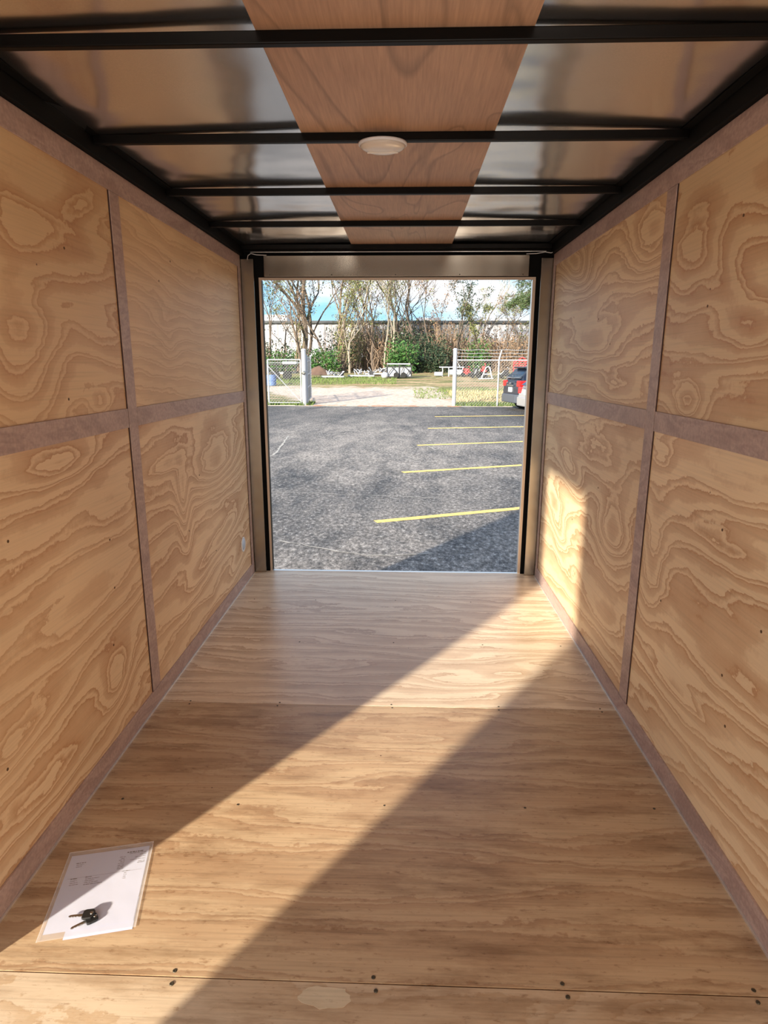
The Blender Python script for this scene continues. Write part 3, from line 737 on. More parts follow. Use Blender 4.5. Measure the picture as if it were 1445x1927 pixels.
tree(565, 53, 12, .27, 2, 'thickest trunk, dark, just behind the big gate post', (0, 0), vines=9, vleaf=M_leafO, trunk=.6)
tree(574, 51.5, 8, .16, 3, 'forked bare tree leaning left beside the thickest trunk', (-.32, 0), spread=.75, depth=4)
tree(581, 54, 12, .15, 4, 'straight slim trunk right of the thickest trunk', (.02, 0), trunk=.6)
tree(625, 53, 10, .13, 5, 'dark trunk leaning left amid olive leaves', (-.18, 0), leafm=M_leafO, nleaf=500, spread=.7)
tree(645, 52, 11, .18, 6, 'vine-wrapped trunk crowned with olive leaves, above the first aluminium frame', (.02, 0), leafm=M_leafO, nleaf=1500, vines=16, vleaf=M_leafO)
tree(658, 51, 8, .10, 7, 'pale bare trunk behind the aluminium frames', (.0, 0), bark=M_barkL)
tree(672, 54, 11, .14, 8, 'second vine-wrapped tree right of the olive crown', (-.03, 0), vines=12, vleaf=M_leafO)
tree(704, 53, 9, .14, 9, 'dark bare trunk left of the black framed stack', (-.14, 0), vines=7, spread=.7)
tree(722, 52, 8, .08, 10, 'thin leaning pale trunk left of the black framed stack', (.16, 0), bark=M_barkL)
tree(741, 52.5, 11, .11, 11, 'pale straight trunk behind the black framed stack', (.12, 0), bark=M_barkL, leafm=M_leafO, nleaf=300, spread=.6, depth=4)
tree(757, 54, 12, .16, 12, 'forked many-stemmed tree rising above the green thicket', (.05, 0), vines=6, vleaf=M_leafG, spread=.6, depth=4)
tree(776, 53, 11, .15, 13, 'dark trunk with spreading bare crown right of the centre', (.12, 0), spread=.55, depth=4)
tree(806, 55, 9, .09, 14, 'slim tree with yellowish twigs left of the fence corner post', (0, 0), leafm=M_leafO, nleaf=250, spread=.6)
tree(832, 54, 8, .07, 15, 'slim dark tree just left of the white fence corner post', (.02, 0), spread=.6)
tree(858, 53, 9, .10, 16, 'slim tree with dark leaf tufts above the white fence post', (.08, 0), leafm=M_leafD, nleaf=700, spread=.5, depth=2)
tree(905, 54, 5.6, .12, 17, 'low tree cloaked with brown and olive creepers, right half', (.0, 0), leafm=M_leafO, nleaf=900, vines=10, vleaf=M_leafO, spread=.6)
tree(935, 55, 6.5, .10, 18, 'spreading reddish bare shrub tree above the right fence', (.1, 0), spread=.9, depth=4)
tree(965, 54, 6.0, .11, 19, 'low crooked bare tree above the dark car', (.2, 0), spread=.9, depth=4)
tree(895, 58, 10, .09, 20, 'faint pale bare tree against the warehouse roof', (.1, 0), bark=M_barkL, spread=.7, depth=4)
tree(690, 56, 10, .09, 22, 'thin tree with pale trunk behind the vine-wrapped pair', (.03, 0), spread=.6, leafm=M_leafO, nleaf=250)
tree(535, 56, 7, .08, 23, 'small bare tree before the warehouse wall over the left gate', (-.1, 0), spread=.9, leafm=M_leafD, nleaf=220)
tree(1045, 54, 9, .12, 24, 'bare tree beyond the dark car, right of the opening', (.05, 0), spread=.7, nleaf=300, leafm=M_leafO)
tree(1120, 55, 10, .14, 25, 'bare tree far to the right beyond the parked cars', (-.05, 0), spread=.6, nleaf=300, leafm=M_leafO)
# pine at the right edge, crown hanging into view
def pine():
    rr = random.Random(40); Y = 38; x = at(1046, Y); z = gz(x, Y)-.1
    root = empty('pine_tree', (x, Y, z)); tag(root, 'tall pine whose needle boughs hang in at the upper right corner', 'tree')
    mb = MB(); tips = []
    mb.tube([(0, 0, 0), (.05, 0, 4), (0, 0, 9), (.1, 0, 13)], [.28, .22, .16, .05], 8)
    for k in range(40):
        zb = rr.uniform(4.6, 12) if k % 3 == 0 else rr.uniform(4.5, 6.4); a_ = rr.uniform(0, 2*PI) if k % 3 == 0 else rr.uniform(PI*.8, PI*1.2)
        L_ = rr.uniform(1.4, 3.2); q = []
        for j in range(6):
            f_ = j/5; q.append(Vector((math.cos(a_)*L_*f_, math.sin(a_)*L_*f_, zb+.25*math.sin(f_*2.5)-.25*f_)))
        mb.tube(q, [.05*(1-.7*j/5) for j in range(6)], 4, caps=False); tips += q[2:]
    mb.build('trunk', M_bark, root)
    nb_ = MB()
    clus = [rr.choice(tips) for _ in range(130)]
    for k in range(2600):
        c = rr.choice(clus)+Vector((rr.gauss(0, .15), rr.gauss(0, .15), rr.gauss(0, .11)))
        for j in range(7):
            d = Vector((rr.gauss(0, 1), rr.gauss(0, 1), rr.gauss(.3, .8))).normalized()*rr.uniform(.12, .22)
            o_ = d.orthogonal().normalized()*.018; i = len(nb_.v)
            nb_.v += [c-o_, c+o_, c+d]; nb_.f.append([i, i+1, i+2])
    o = nb_.build('needles', M_pine, root); o['kind'] = 'stuff'
pine()

# thicket: shrubs and hanging bare vines in front of the warehouse
def shrub(px, Y, w, h, m_, n, seed, label, stems=25, size=.1, name='shrub', vm=None):
    rr = random.Random(seed); x = at(px, Y); z = gz(x, Y)-.05
    root = empty(name, (x, Y, z)); tag(root, label, 'shrub', 'undergrowth before the warehouse')
    sb = MB(); cs = []
    for k in range(stems):
        a_ = rr.uniform(0, 2*PI); x0 = rr.uniform(-w*.4, w*.4); q = []
        H_ = h*rr.uniform(.5, 1.05); ax, ay = math.cos(a_)*w*.25, math.sin(a_)*.6
        ph_ = rr.uniform(0, 6)
        for j in range(7):
            f_ = j/6; q.append(Vector((x0+ax*f_+.12*math.sin(ph_+f_*7), ay*f_+.12*math.cos(ph_+f_*6), H_*f_)))
        sb.tube(q, [.028*(1-.6*j/6) for j in range(7)], 3, caps=False); cs += q[1:]
    o = sb.build('stems', vm or M_vine, root); o['kind'] = 'stuff'
    if n:
        o = leaves(cs, n, .2, size, rr).build('foliage', m_, root); o['kind'] = 'stuff'
shrub(610, 50.5, 2.2, 2.0, M_leafG, 1500, 50, 'green leafy bush right of the gate post, beside the dirt mound')
shrub(640, 54, 3, 3.2, M_leafD, 900, 51, 'grey brown thicket behind the first aluminium frame', 60)
shrub(690, 55, 3, 3.6, M_leafB, 400, 52, 'brown bare brush between the vine-wrapped trees and the centre', 80)
shrub(730, 54, 2.6, 3.4, M_leafB, 400, 53, 'tangle of dry stems behind the black framed stack', 80)
shrub(752, 50.5, 2.2, 2.5, M_leafG, 2600, 54, 'bright green bush right behind the black framed stack', 30)
shrub(785, 53, 3.6, 2.9, M_leafD, 4200, 55, 'dark green thicket in the middle of the tree line', 50)
shrub(812, 52, 2.6, 2.0, M_leafD, 2200, 56, 'dark low bush left of the white fence corner post', 40)
shrub(800, 57, 5, 4.3, M_leafO, 900, 57, 'tall grey brown brush rising behind the dark thicket', 150)
shrub(843, 55, 4, 3.8, M_leafB, 600, 58, 'grey brown brush behind the white fence corner post', 130)
shrub(880, 55, 3, 2.4, M_leafD, 900, 59, 'olive brush behind the fence between the posts', 70)
shrub(897, 53, 1.6, 2.6, M_leafG, 1000, 60, 'small dark evergreen bush left of the creeper-cloaked tree', 20)
shrub(925, 54, 3.5, 2.6, M_leafB, 900, 61, 'reddish brown brush behind the second fence post', 120)
shrub(965, 53.5, 4, 2.8, M_leafB, 900, 62, 'reddish brown brush behind the dark car', 130)
shrub(1010, 54, 4, 3, M_leafB, 600, 66, 'brown brush at the far right edge of the field', 100)
shrub(530, 53, 3.5, 1.6, M_leafG, 1300, 63, 'low green hedge behind the left gate', 30)
shrub(550, 56, 4, 1.9, M_leafD, 1200, 64, 'dark low brush at the foot of the warehouse wall, behind the gate', 40)
shrub(495, 54, 4, 2.6, M_leafD, 900, 65, 'sparse brush at the left end of the warehouse wall', 60)
rs_ = random.Random(77)
for k, (px, Y, w, h, m_, n) in enumerate([(660, 56.5, 3.2, 3.6, M_leafD, 1800), (688, 57, 3.2, 3.9, M_leafB, 1500), (715, 56, 3.0, 4.0, M_leafO, 1800), (742, 57, 3.2, 4.2, M_leafD, 2200),
        (770, 56, 3.2, 4.3, M_leafD, 2600), (822, 56.5, 3.2, 4.4, M_leafB, 2200), (856, 57.5, 3.2, 4.0, M_leafD, 1600), (905, 57, 3.0, 3.2, M_leafB, 1500), (945, 57.5, 3.4, 3.6, M_leafB, 1600), (985, 57, 3.4, 3.4, M_leafD, 1400)]):
    lb = ['dark brush reaching the eave behind the second vine-wrapped tree', 'brown brush behind the pale trunk left of centre', 'olive brush behind the black framed stack, left part',
          'dark brush rising above the bright green bush', 'darkest tall brush right of the forked tree', 'tall brown brush left of the fence corner post', 'dark brush behind the first bay of the right fence',
          'brown brush behind the creeper-cloaked tree', 'brown brush against the warehouse wall above the second fence post', 'dark brush against the warehouse wall above the dark car'][k]
    shrub(px, Y, w, h, m_, n, 200+k, lb, 70, .085)
shrub(1070, 55, 5, 3.4, M_leafD, 1500, 230, 'dark brush beyond the parked cars', 60)
shrub(1140, 55, 6, 3.2, M_leafB, 1200, 231, 'brown brush farthest right along the warehouse', 60)
# dirt mound
x = at(600, 49); mound = MB()
rr = random.Random(2)
mound.grid(lambda a, c: (x-1.5+3*a, 48+2.4*c, gz(x, 49)-.1+.75*math.exp(-(((a-.5)*3.4)**2+((c-.5)*3)**2)*1.1)+.08*mnoise.noise(Vector((a*9, c*9, 1)))), 30, 24)
tag(mound.build('dirt_mound', mat('brown_dirt', (.14, .085, .06), .95), smooth=True), 'low brown dirt mound behind the opened gate leaf', 'mound')

# ---------------------------------------------------------------- fences and gates
M_galv = mat('galvanised_steel', (.46, .47, .50), .45, .25)
M_wire = mat('galvanised_wire', (.24, .245, .25), .5, .2)
def mesh_fabric(P0, P1, z0, z1, pitch=.12, w=.0052):
    """diagonal chain-link wires between two ground points"""
    mb = MB(); P0 = Vector(P0); P1 = Vector(P1); L_ = (P1-P0).length; H_ = z1-z0; d = (P1-P0)/L_; n_ = Vector((-d.y, d.x))
    s = -H_
    while s < L_:
        for sg in (0, 1):
            a, c = s, s+H_
            t0, t1 = max(0, -a/H_), min(1, (L_-a)/H_)
            if t1 > t0:
                pp = []
                for tt in (t0, t1):
                    u = a+H_*tt; v = tt if sg == 0 else 1-tt
                    q = P0+d*u; pp.append(Vector((q.x, q.y, z0+H_*v)))
                dd = (pp[1]-pp[0]).normalized(); o_ = Vector((d.x, d.y, 0)).cross(dd)
                side = dd.cross(Vector((n_.x, n_.y, 0))).normalized()*w
                nn_ = Vector((n_.x, n_.y, 0))*w
                i = len(mb.v)
                for q in pp: mb.v += [q+side, q-side*.5+nn_, q-side*.5-nn_]
                for k in range(3): mb.f.append([i+k, i+(k+1) % 3, i+3+(k+1) % 3, i+3+k])
        s += pitch
    return mb
YF = 27.0; zf = gz(0, 26.6)
# corner post on the right
xr = at(855, YF)
def post(x, y, h, r_, name, parent=None, cap=True, lean=0):
    z = gz(x, y)
    pr_ = [(r_, -.1), (r_, h), (r_*1.15, h), (r_*1.15, h+.03), (r_*.5, h+.07)] if cap else [(r_, -.1), (r_, h)]
    return MB().lathe(pr_, 12, Matrix.Translation((x, y, z))).build(name, M_galv, parent, smooth=False)
H_R = at(855, YF, 656).z-gz(xr, YF); HT = at(900, YF, 677).z-gz(xr, YF)
tag(post(xr, YF, H_R-.05, .085, 'gate_post'), 'thick pale steel gate post at the right side of the gravel drive', 'post')
fr_ = empty('chain_link_fence', (0, 0, 0)); tag(fr_, 'galvanised chain-link fence with barbed wire running right from the gate post', 'fence')
xe = xr+9.5
mesh_fabric((xr+.08, YF), (xe, YF), zf+.03, zf+HT).build('chain_link_mesh', M_wire, fr_)['kind'] = 'stuff'
MB().tube([(xr+.05, YF, zf+HT), (xe, YF, zf+HT)], .028, 8).build('top_rail', M_galv, fr_)
MB().tube([(xr+.05, YF, zf+.06), (xe, YF, zf+.06)], .006, 4).build('tension_wire', M_wire, fr_)
for k in range(4):
    xp = at(937, YF)+k*2.6
    MB().tube([(xp, YF-.04, zf-.1), (xp, YF-.04, zf+HT+.03), (xp+.10, YF-.04, zf+HT+.42)], [.034, .034, .022], 8).build('line_post', M_galv, fr_)
bw_ = MB()
for k in range(3):
    zz = zf+HT+.14+.135*k; q = [(xr+.05+i*(xe-xr)/30, YF-.02, zz+.012*math.sin(i*1.9+k)) for i in range(31)]
    MB().tube(q, .009, 4).build('barbed_wire', M_galv, fr_)
# left: walk gate, posts
HL = at(535, YF, 676).z-gz(-5, YF)
g = empty('walk_gate', (0, 0, 0)); tag(g, 'closed chain-link gate panel with diagonal brace, left of the drive', 'gate')
xa, xb = at(505, YF), at(566, YF)
MB().tube([(xa, YF, zf+.02), (xa, YF, zf+HL)], .036, 8).build('gate_frame_post', M_galv, g)
MB().tube([(xa, YF, zf+HL), (xb, YF, zf+HL)], .026, 8).build('gate_frame_rail', M_galv, g)
MB().tube([(xa, YF, zf+HL-.13), (xb, YF, zf+HL-.13)], .010, 6).build('gate_frame_rail', M_galv, g)
MB().tube([(xa, YF, zf+.12), (xb, YF, zf+.12)], .022, 8).build('gate_frame_rail', M_galv, g)
MB().tube([(xb, YF, zf+.02), (xb, YF, zf+HL)], .024, 8).build('gate_frame_post', M_galv, g)
MB().tube([(xa, YF-.02, zf+HL-.25), (xb, YF-.02, zf+.16)], .016, 6).build('diagonal_brace', M_galv, g)
mesh_fabric((xa, YF), (xb, YF), zf+.12, zf+HL-.02).build('chain_link_mesh', M_wire, g)['kind'] = 'stuff'
xp = at(572.5, YF)
bp_ = post(xp, YF, at(572, YF, 657).z-gz(xp, YF)-.05, .10, 'gate_post'); tag(bp_, 'thickest pale steel post at the left side of the gravel drive, with a dark latch', 'post')
o = MB().lathe([(.09, 0), (.09, .05), (.05, .07)], 14, Matrix.Translation((xp, YF-.09, zf+1.38)) @ Matrix.Rotation(PI/2, 4, 'X')); o = o.build('latch_collar', M_steel, bp_)
o.data.transform(Matrix.Identity(4))
xl = at(499, YF)
tag(post(xl, YF, HL+.25, .045, 'fence_post'), 'slim steel fence post at the far left edge of the opening', 'post')
fl = empty('chain_link_fence', (0, 0, 0)); tag(fl, 'chain-link fence going off left behind the trailer corner', 'fence')
mesh_fabric((xl-6, YF), (xl, YF), zf+.03, zf+HL).build('chain_link_mesh', M_wire, fl)['kind'] = 'stuff'
MB().tube([(xl-6, YF, zf+HL), (xl, YF, zf+HL)], .026, 8).build('top_rail', M_galv, fl)
# opened drive gate seen nearly edge on
og = empty('drive_gate', (0, 0, 0)); tag(og, 'opened drive gate leaf swung away, seen nearly edge-on beside the thickest post', 'gate')
A = Vector((at(578, YF+.1), YF+.1)); Bq = Vector((at(585, YF+3.4), YF+3.4)); zg = zf
Bz = gz(Bq.x, Bq.y)+.05
def rail3(z_, r_): MB().tube([(A.x, A.y, zf+z_), (Bq.x, Bq.y, zf+z_+.05)], r_, 6).build('gate_frame_rail', M_galv, og)
for z_ in (.16, .75, 1.3, 1.85, HL+.1): rail3(z_, .02)
MB().tube([(A.x, A.y, zf+.1), (A.x, A.y, zf+HL+.2)], .03, 8).build('gate_frame_post', M_galv, og)
MB().tube([(Bq.x, Bq.y, zf+.15), (Bq.x, Bq.y, zf+HL+.25)], .03, 8).build('gate_frame_post', M_galv, og)
mesh_fabric(A, Bq, zf+.16, zf+HL+.1).build('chain_link_mesh', M_wire, og)['kind'] = 'stuff'

# ---------------------------------------------------------------- vehicles
M_tire = mat('tire_rubber', (.015, .015, .015), .8); M_rimw = mat('alloy_wheel', (.45, .46, .48), .35, .7)
M_glass = mat('dark_car_glass', (.02, .03, .045), .08, 0, .8); M_red = mat('red_tail_lamp', (.62, .02, .02), .2); M_plate = mat('white_number_plate', (.75, .77, .80), .4)
M_chrome = mat('chrome', (.7, .7, .72), .15, 1)
def car(name, label, x, y, ang, Lc, Wc, Hc, paint, lower, tail, cat='car', belt=.56, ng=.22):
    """rear at local x=0, nose along +x, width along y"""
    z0 = gz(x, y); root = empty(name, (x, y, z0), ang); tag(root, label, cat)
    hw_ = Wc/2
    top = [(0, .50), (.03, .62), (.08, tail[0]), (.20, tail[1]), (.42, tail[2]), (.75, .985), (1.3, 1.), (2.1, .99), (2.7, .90), (3.3, .66), (3.5, .61), (4.2, .56), (4.5, .47), (4.6, .36)]
    sc_ = Lc/4.6
    def section(s, zt):
        zt *= Hc; zb = .32 if .1 < s < 4.4 else .42; round_ = .0
        inset = .05 if .15 < s < 4.4 else (.12 if s > .02 else .16)
        wmax = hw_-(inset-.05)
        zbelt = belt*Hc
        pts = [(wmax-.10, zb), (wmax-.02, zb+.10), (wmax, .42*Hc)]
        if zt > zbelt+.05:
            pts += [(wmax-.02, zbelt), (wmax-.05-.20*min(1, (zt-zbelt)/(.44*Hc)), zbelt+(zt-zbelt)*.86), (wmax-.22-.12*min(1, (zt-zbelt)/(.44*Hc)), zt)]
        else:
            pts += [(wmax-.03, min(zbelt, zt)-.05), (wmax-.07, min(zbelt, zt)-.02), (wmax-.25, zt)]
        return [(yy, zz) for (yy, zz) in pts]
    mb = MB(); rows = []
    for (s, zt) in top:
        hs = section(s, zt); ring = [(yy, zz) for (yy, zz) in hs]+[(0, hs[-1][1]+.015)]+[(-yy, zz) for (yy, zz) in reversed(hs)]
        rows.append((s*sc_, ring))
    n_ = len(rows[0][1])
    for (s, ring) in rows:
        for (yy, zz) in ring: mb.v.append(Vector((s, yy, zz)))
    for i in range(len(rows)-1):
        for k in range(n_-1): mb.f.append([i*n_+k, (i+1)*n_+k, (i+1)*n_+k+1, i*n_+k+1])
        mb.f.append([i*n_+n_-1, (i+1)*n_+n_-1, (i+1)*n_, i*n_])
    mb.f.append(list(range(n_))); mb.f.append([(len(rows)-1)*n_+k for k in range(n_)][::-1])
    mb.build('body', paint, root, smooth=False, bevel=.03)
    # rear bumper
    q = [(-.02, -hw_+.10), (-.10, -hw_+.25), (-.12, 0), (-.10, hw_-.25), (-.02, hw_-.10), (.12, hw_+.015), (.45, hw_+.02), (.45, -hw_-.02), (.12, -hw_-.015)]
    MB().prism(q, .30, .62).build('rear_bumper', lower, root, bevel=.03)
    # rear window following the slope between tail stations
    a_, c_ = top[3], top[5]
    z1_, z2_ = tail[0]*Hc+.10, .955*Hc
    x1_ = .075*sc_; x2_ = .60*sc_
    MB().prism([(x1_-.03, z1_), (x1_+.02, z1_-.02), (x2_+.03, z2_-.01), (x2_-.08, z2_+.0)], -hw_+.22, hw_-.22, Matrix.Rotation(PI/2, 4, 'X')).build('rear_window', M_glass, root, bevel=.02)
    for s in (-1, 1):   # side glass
        yb = s*(hw_-.035)
        mb = MB(); b0_, b1_ = belt*Hc+.03, Hc*.93
        xs_ = [(.55, b0_), (3.15, b0_), (2.55, b1_), (.85, b1_)]
        off = lambda z: s*(hw_-.05-.21*(z-b0_)/(b1_-b0_)*1.)
        v_ = [(a*sc_, off(z)+s*.02, z) for (a, z) in xs_]; v2 = [(a, yy-s*.06, z) for (a, yy, z) in v_]
        mb.v += [Vector(p_) for p_ in v_+v2]; mb.f += [[0, 1, 2, 3], [7, 6, 5, 4], [0, 4, 5, 1], [1, 5, 6, 2], [2, 6, 7, 3], [3, 7, 4, 0]]
        mb.build('side_window', M_glass, root)
        y0, y1 = sorted((s*(hw_-.36), s*(hw_-.02)))
        MB().box(.0, .38, y0, y1, tail[0]*Hc-.22, tail[0]*Hc+.02).build('tail_lamp', M_red, root, bevel=.04)
        for xw in (.85*sc_, 3.65*sc_):
            wl = MB().lathe([(.20, -.11), (.335, -.11), (.36, -.07), (.36, .07), (.335, .11), (.20, .11)], 28, Matrix.Translation((xw, s*(hw_-.09), .36)) @ Matrix.Rotation(PI/2, 4, 'X')).build('wheel', M_tire, root)
            MB().lathe([(.21, .0), (.20, .02), (.06, .05), (.03, .06)], 20, Matrix.Translation((xw, s*(hw_+.0), .36)) @ Matrix.Rotation(-s*PI/2, 4, 'X')).build('wheel_rim', M_rimw, wl)
    MB().box(-.045, .02, -.16, .16, .70, .88).build('number_plate', M_plate, root, bevel=.01)
    MB().box(-.04, .02, -.34, .34, .93, .975).build('trunk_trim', M_chrome, root, bevel=.01)
    return root
M_navy = mat('navy_car_paint', (.012, .018, .035), .18, .2, .6); M_lowg = mat('grey_bumper', (.075, .085, .105), .4)
M_silv = mat('silver_car_paint', (.50, .51, .52), .28, .6)
CY = 24.9; A11 = math.radians(11)
# rear centre so that the far corner of the bumper shows at the left and the flank recedes right
cx0 = at(960, CY)
suv = car('dark_suv', 'dark navy car with big red tail lamps parked by the right fence', cx0+.05, CY+.15, A11, 4.6, 1.88, 1.70, M_navy, M_lowg, (.66, .80, .93))
MB().box(.30, .62, -.55, .55, 1.60, 1.66).build('roof_spoiler', M_navy, suv, bevel=.02)
MB().box(-.02, .0, -.35, -.05, 1.19, 1.22).build('rear_wiper', M_tire, suv)
MB().lathe([(.055, 0), (.055, .02), (.02, .03)], 16, Matrix.Translation((-.02, 0, 1.03)) @ Matrix.Rotation(-PI/2, 4, 'Y') @ Matrix.Diagonal((.7, 1.2, 1, 1))).build('badge', M_chrome, suv)
sx_ = at(988, 21.9)
car('silver_car', 'silver car, only its rear corner showing in front of the dark one', sx_+.2, 22.6, A11, 4.5, 1.78, 1.42, M_silv, M_silv, (.66, .74, .90))

# ---------------------------------------------------------------- equipment lying on the field
M_wht = mat('white_powder_coat', (.46, .47, .50), .4); M_blk = mat('black_frame', (.03, .03, .035), .5); M_rd = mat('red_machine_paint', (.62, .05, .05), .4); M_gy = mat('grey_metal', (.34, .36, .40), .45, .3)
def place(px, Y): x = at(px, Y); return x, Y, gz(x, Y)
def flat_frame(px, Y, w, label, seed, m_=None):
    """aluminium trailer frame: flat deck with folded tubes, fenders and a hub lying on it"""
    x, y, z = place(px, Y); rr = random.Random(seed); r_ = empty('aluminium_frame', (x, y, z)); tag(r_, label, 'frame', 'aluminium frames lying in the field')
    MB().box(-w/2, w/2, -.4, .5, .06, .16).build('deck', m_ or M_wht, r_, bevel=.01)
    for s in (-1, 1): MB().box(s*w*.32-.06, s*w*.32+.06, -.35, .45, -.03, .06).build('skid', M_gy, r_)
    for k in range(9):
        a = Vector((rr.uniform(-w*.25, w*.45), rr.uniform(-.3, .4), .17+rr.uniform(0, .1))); c = a+Vector((rr.uniform(-.5, .5), rr.uniform(-.2, .2), rr.uniform(.1, .38)))
        MB().tube([a, (a+c)/2+Vector((0, 0, rr.uniform(0, .1))), c], .035, 6).build('folded_tube', M_wht if k % 3 else M_gy, r_)
    for k in range(2):
        q = [(math.cos(t_)*.24, 0, math.sin(t_)*.2) for t_ in [PI*j/8 for j in range(9)]]; ox = rr.uniform(-w*.1, w*.35)
        mb = MB()
        for j in range(8):
            a, c = q[j], q[j+1]; mb.quad((ox+a[0], -.15, .2+a[2]), (ox+c[0], -.15, .2+c[2]), (ox+c[0], .15, .2+c[2]), (ox+a[0], .15, .2+a[2]))
        o = mb.build('fender', M_wht, r_); sm = o.modifiers.new('s', 'SOLIDIFY'); sm.thickness = .02
    MB().lathe([(.05, -.05), (.16, -.05), (.16, .05), (.05, .05)], 16, Matrix.Translation((w*.38, -.1, .3)) @ Matrix.Rotation(PI/2, 4, 'X')).build('hub', M_blk, r_)
flat_frame(627, 45, 1.6, 'crumpled white aluminium frame on a flat deck, the leftmost one on the grass', 1)
flat_frame(680, 46, 1.9, 'white aluminium frame with long flat deck, the second from the left', 2)
flat_frame(707, 48.5, 1.6, 'white aluminium frame lying farther back, just left of the black framed stack', 3)
# black framed stack
x, y, z = place(751, 45); r_ = empty('framed_stack', (x, y, z)); tag(r_, 'stack of white panels in a black tube frame, in the middle of the field', 'stack')
for (x0, x1) in ((-.9, -.82), (.80, .88), (-.04, .04)): MB().box(x0, x1, -.42, -.34, .02, .92).build('upright', M_blk, r_)
for z_ in (.08, .78): MB().box(-.9, .88, -.44, -.37, z_, z_+.06).build('cross_bar', M_blk, r_)
MB().box(-.85, .85, -.36, .4, .06, .74).build('white_panel', M_wht, r_, bevel=.02)
MB().box(-.85, .78, -.5, .5, .93, 1.02).build('top_board', M_wht, r_, bevel=.02)
for (a, c) in (((-.85, .15), (-.35, .8)), ((-.5, .75), (-.05, .2)), ((.1, .15), (.3, .75)), ((.35, .8), (.85, .25)), ((.5, .1), (.75, .6))):
    MB().tube([(a[0], -.47, a[1]), ((a[0]+c[0])/2, -.52, (a[1]+c[1])/2+.06), (c[0], -.47, c[1])], .028, 6).build('brace', M_blk, r_)
for xx in (-.2, .3): MB().lathe([(.10, -.04), (.19, -.04), (.19, .04), (.10, .04)], 18, Matrix.Translation((xx, -.5, .22)) @ Matrix.Rotation(PI/2, 4, 'X')).build('wheel', M_tire, r_)
x, y, z = place(724, 44.6)
tag(MB().lathe([(.02, 0), (.16, .02), (.24, .12), (.26, .24), (.22, .36), (.12, .43), (.02, .45)], 20, Matrix.Translation((x, y, z))).build('white_drum', M_wht, smooth=True), 'small rounded white drum left of the black framed stack', 'drum')
# table-like frames behind the gate post
x, y, z = place(845, 47); r_ = empty('work_stand', (x, y, z)); tag(r_, 'long white stand of frames half hidden by the right gate post', 'stand')
MB().box(-.75, 1.05, -.3, .3, .62, .70).build('stand_top', M_wht, r_, bevel=.01)
for xx in (-.55, -.1, .45, .9): MB().box(xx, xx+.07, -.25, -.18, 0, .62).build('leg', M_wht, r_)
MB().box(-1.1, -.5, -.35, .35, .05, .32).build('low_box', M_wht, r_, bevel=.03)
MB().box(.0, .95, -.33, .3, .12, .5).build('grey_crate', M_gy, r_, bevel=.03)
MB().tube([(.25, 0, .70), (.5, 0, 1.15), (.75, 0, .70)], .035, 6).build('peak_bar', M_wht, r_)
def machine(px, Y, w, h, cols, seed, label, name='machine'):
    x, y, z = place(px, Y); rr = random.Random(seed); r_ = empty(name, (x, y, z)); tag(r_, label, 'machine')
    MB().box(-w*.4, w*.4, -.25, .25, h*.22, h*.5).build('body', cols[0], r_, bevel=.03)
    MB().box(-w*.15, w*.3, -.2, .2, h*.5, h*.8).build('engine_cover', cols[0], r_, bevel=.05)
    MB().tube([(w*.2, -.1, h*.7), (w*.35, -.1, h*.95), (w*.15, -.1, h)], .03, 6).build('handle', cols[1], r_)
    for xx in (-w*.3, w*.3): MB().lathe([(.05, -.05), (h*.2, -.05), (h*.2, .05), (.05, .05)], 16, Matrix.Translation((xx, -.28, h*.2)) @ Matrix.Rotation(PI/2, 4, 'X')).build('wheel', M_tire, r_)
    for k in range(4):
        a = Vector((rr.uniform(-w/2, w/2), -.27, rr.uniform(.1, h*.7))); MB().tube([a, a+Vector((rr.uniform(-.3, .3), 0, rr.uniform(.1, .3)))], .03, 6).build('bar', cols[k % 2], r_)
machine(876, 47, .8, .72, (M_rd, M_rd), 1, 'small red machine just right of the right gate post', 'red_tiller')
machine(893, 45.5, .7, .85, (M_blk, M_wht), 2, 'black machine with white handle behind the fence mesh', 'black_mower')
machine(908, 46, .45, 1.0, (M_rd, M_rd), 3, 'upright red machine left of the white trestle', 'red_auger')
machine(949, 45, .8, .75, (M_blk, M_wht), 4, 'black and white machine between the second fence post and the dark car', 'black_tiller')
x, y, z = place(915, 44.5); r_ = empty('white_trestle', (x, y, z)); tag(r_, 'white letter-A shaped trestle standing in the field behind the fence', 'trestle')
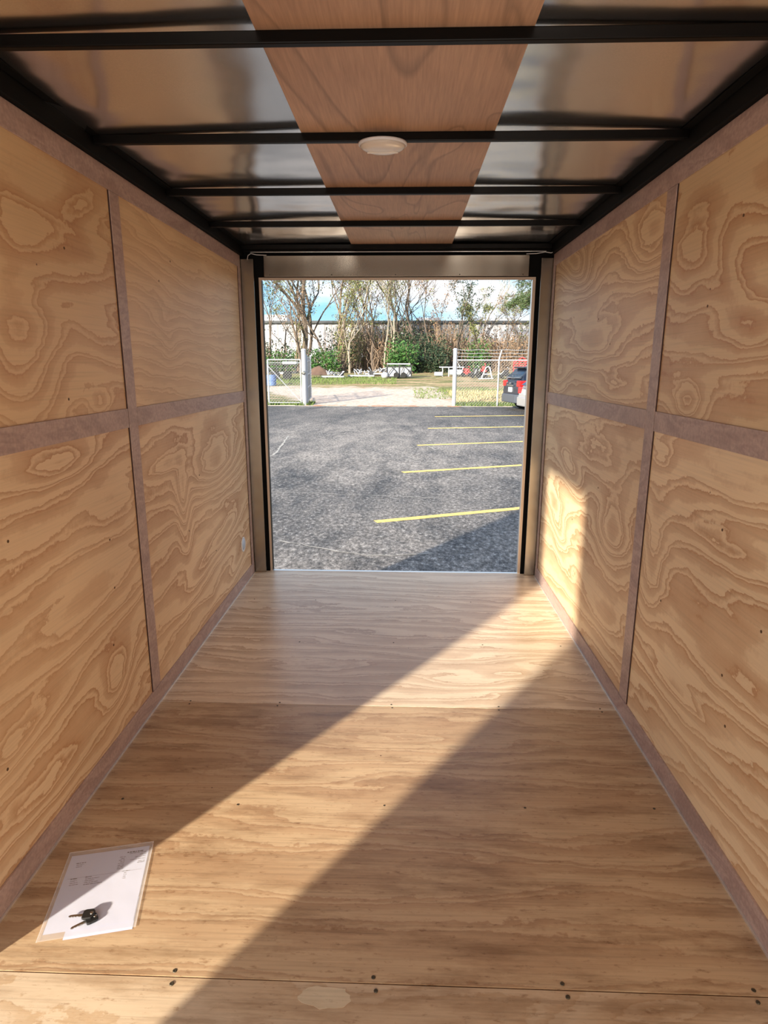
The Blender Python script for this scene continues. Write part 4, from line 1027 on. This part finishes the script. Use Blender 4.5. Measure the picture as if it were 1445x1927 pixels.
MB().tube([(-.38, 0, 0), (-.05, 0, .78), (.08, 0, .84), (.20, 0, .78), (.40, 0, 0)], .05, 8).build('a_frame', M_wht, r_)
MB().tube([(-.22, 0, .33), (.28, 0, .33)], .04, 8).build('cross_bar', M_wht, r_)
MB().tube([(-.6, -.25, .02), (.45, -.25, .05)], .04, 8).build('base_bar', M_wht, r_)
# red hoist above the dark car
x, y, z = place(979, 44); r_ = empty('red_harrow', (x, y, z)); tag(r_, 'red frame implement showing above the roof of the dark car', 'machine')
for k in range(4): MB().box(-.5, .5, -.3+.02*k, -.22+.02*k, .75+.15*k, .80+.15*k).build('red_bar', M_rd, r_)
for xx in (-.58, -.2, .2, .52): MB().box(xx, xx+.06, -.3, -.2, 0, 1.22).build('upright', M_rd, r_)
MB().tube([(-.5, -.3, 1.15), (0, -.3, 1.5), (.5, -.3, 1.15)], .045, 6).build('peak_bar', M_rd, r_)
# flat black trailer and blue barrel behind the left gate
x, y, z = place(533, 43); r_ = empty('utility_trailer', (x, y, z)); tag(r_, 'black utility trailer loaded with a white board, seen through the left gate', 'trailer')
MB().box(-1.0, 1.0, -.5, .5, .42, .55).build('bed', M_blk, r_)
for z_ in (.75, .98): MB().box(-1., 1., -.52, -.47, z_, z_+.05).build('side_rail', M_blk, r_)
for xx in (-1, -.33, .33, .95): MB().box(xx, xx+.05, -.52, -.47, .55, 1.).build('stake', M_blk, r_)
MB().box(.05, 1.0, -.4, .4, 1.03, 1.2).build('white_board', M_wht, r_, bevel=.02)
MB().box(-.3, .25, -.56, -.5, .38, .5).build('white_plate', M_wht, r_)
for xx in (-.4, .4): MB().lathe([(.1, -.08), (.3, -.08), (.3, .08), (.1, .08)], 18, Matrix.Translation((xx, -.6, .3)) @ Matrix.Rotation(PI/2, 4, 'X')).build('wheel', M_tire, r_)
x, y, z = place(511, 38)
tag(MB().lathe([(.26, 0), (.28, .02), (.28, .28), (.30, .3), (.30, .33), (.28, .35), (.28, .62), (.26, .64)], 20, Matrix.Translation((x, y, z))).build('blue_barrel', mat('blue_plastic', (.12, .20, .42), .5), smooth=False), 'squat blue barrel behind the left gate', 'barrel')
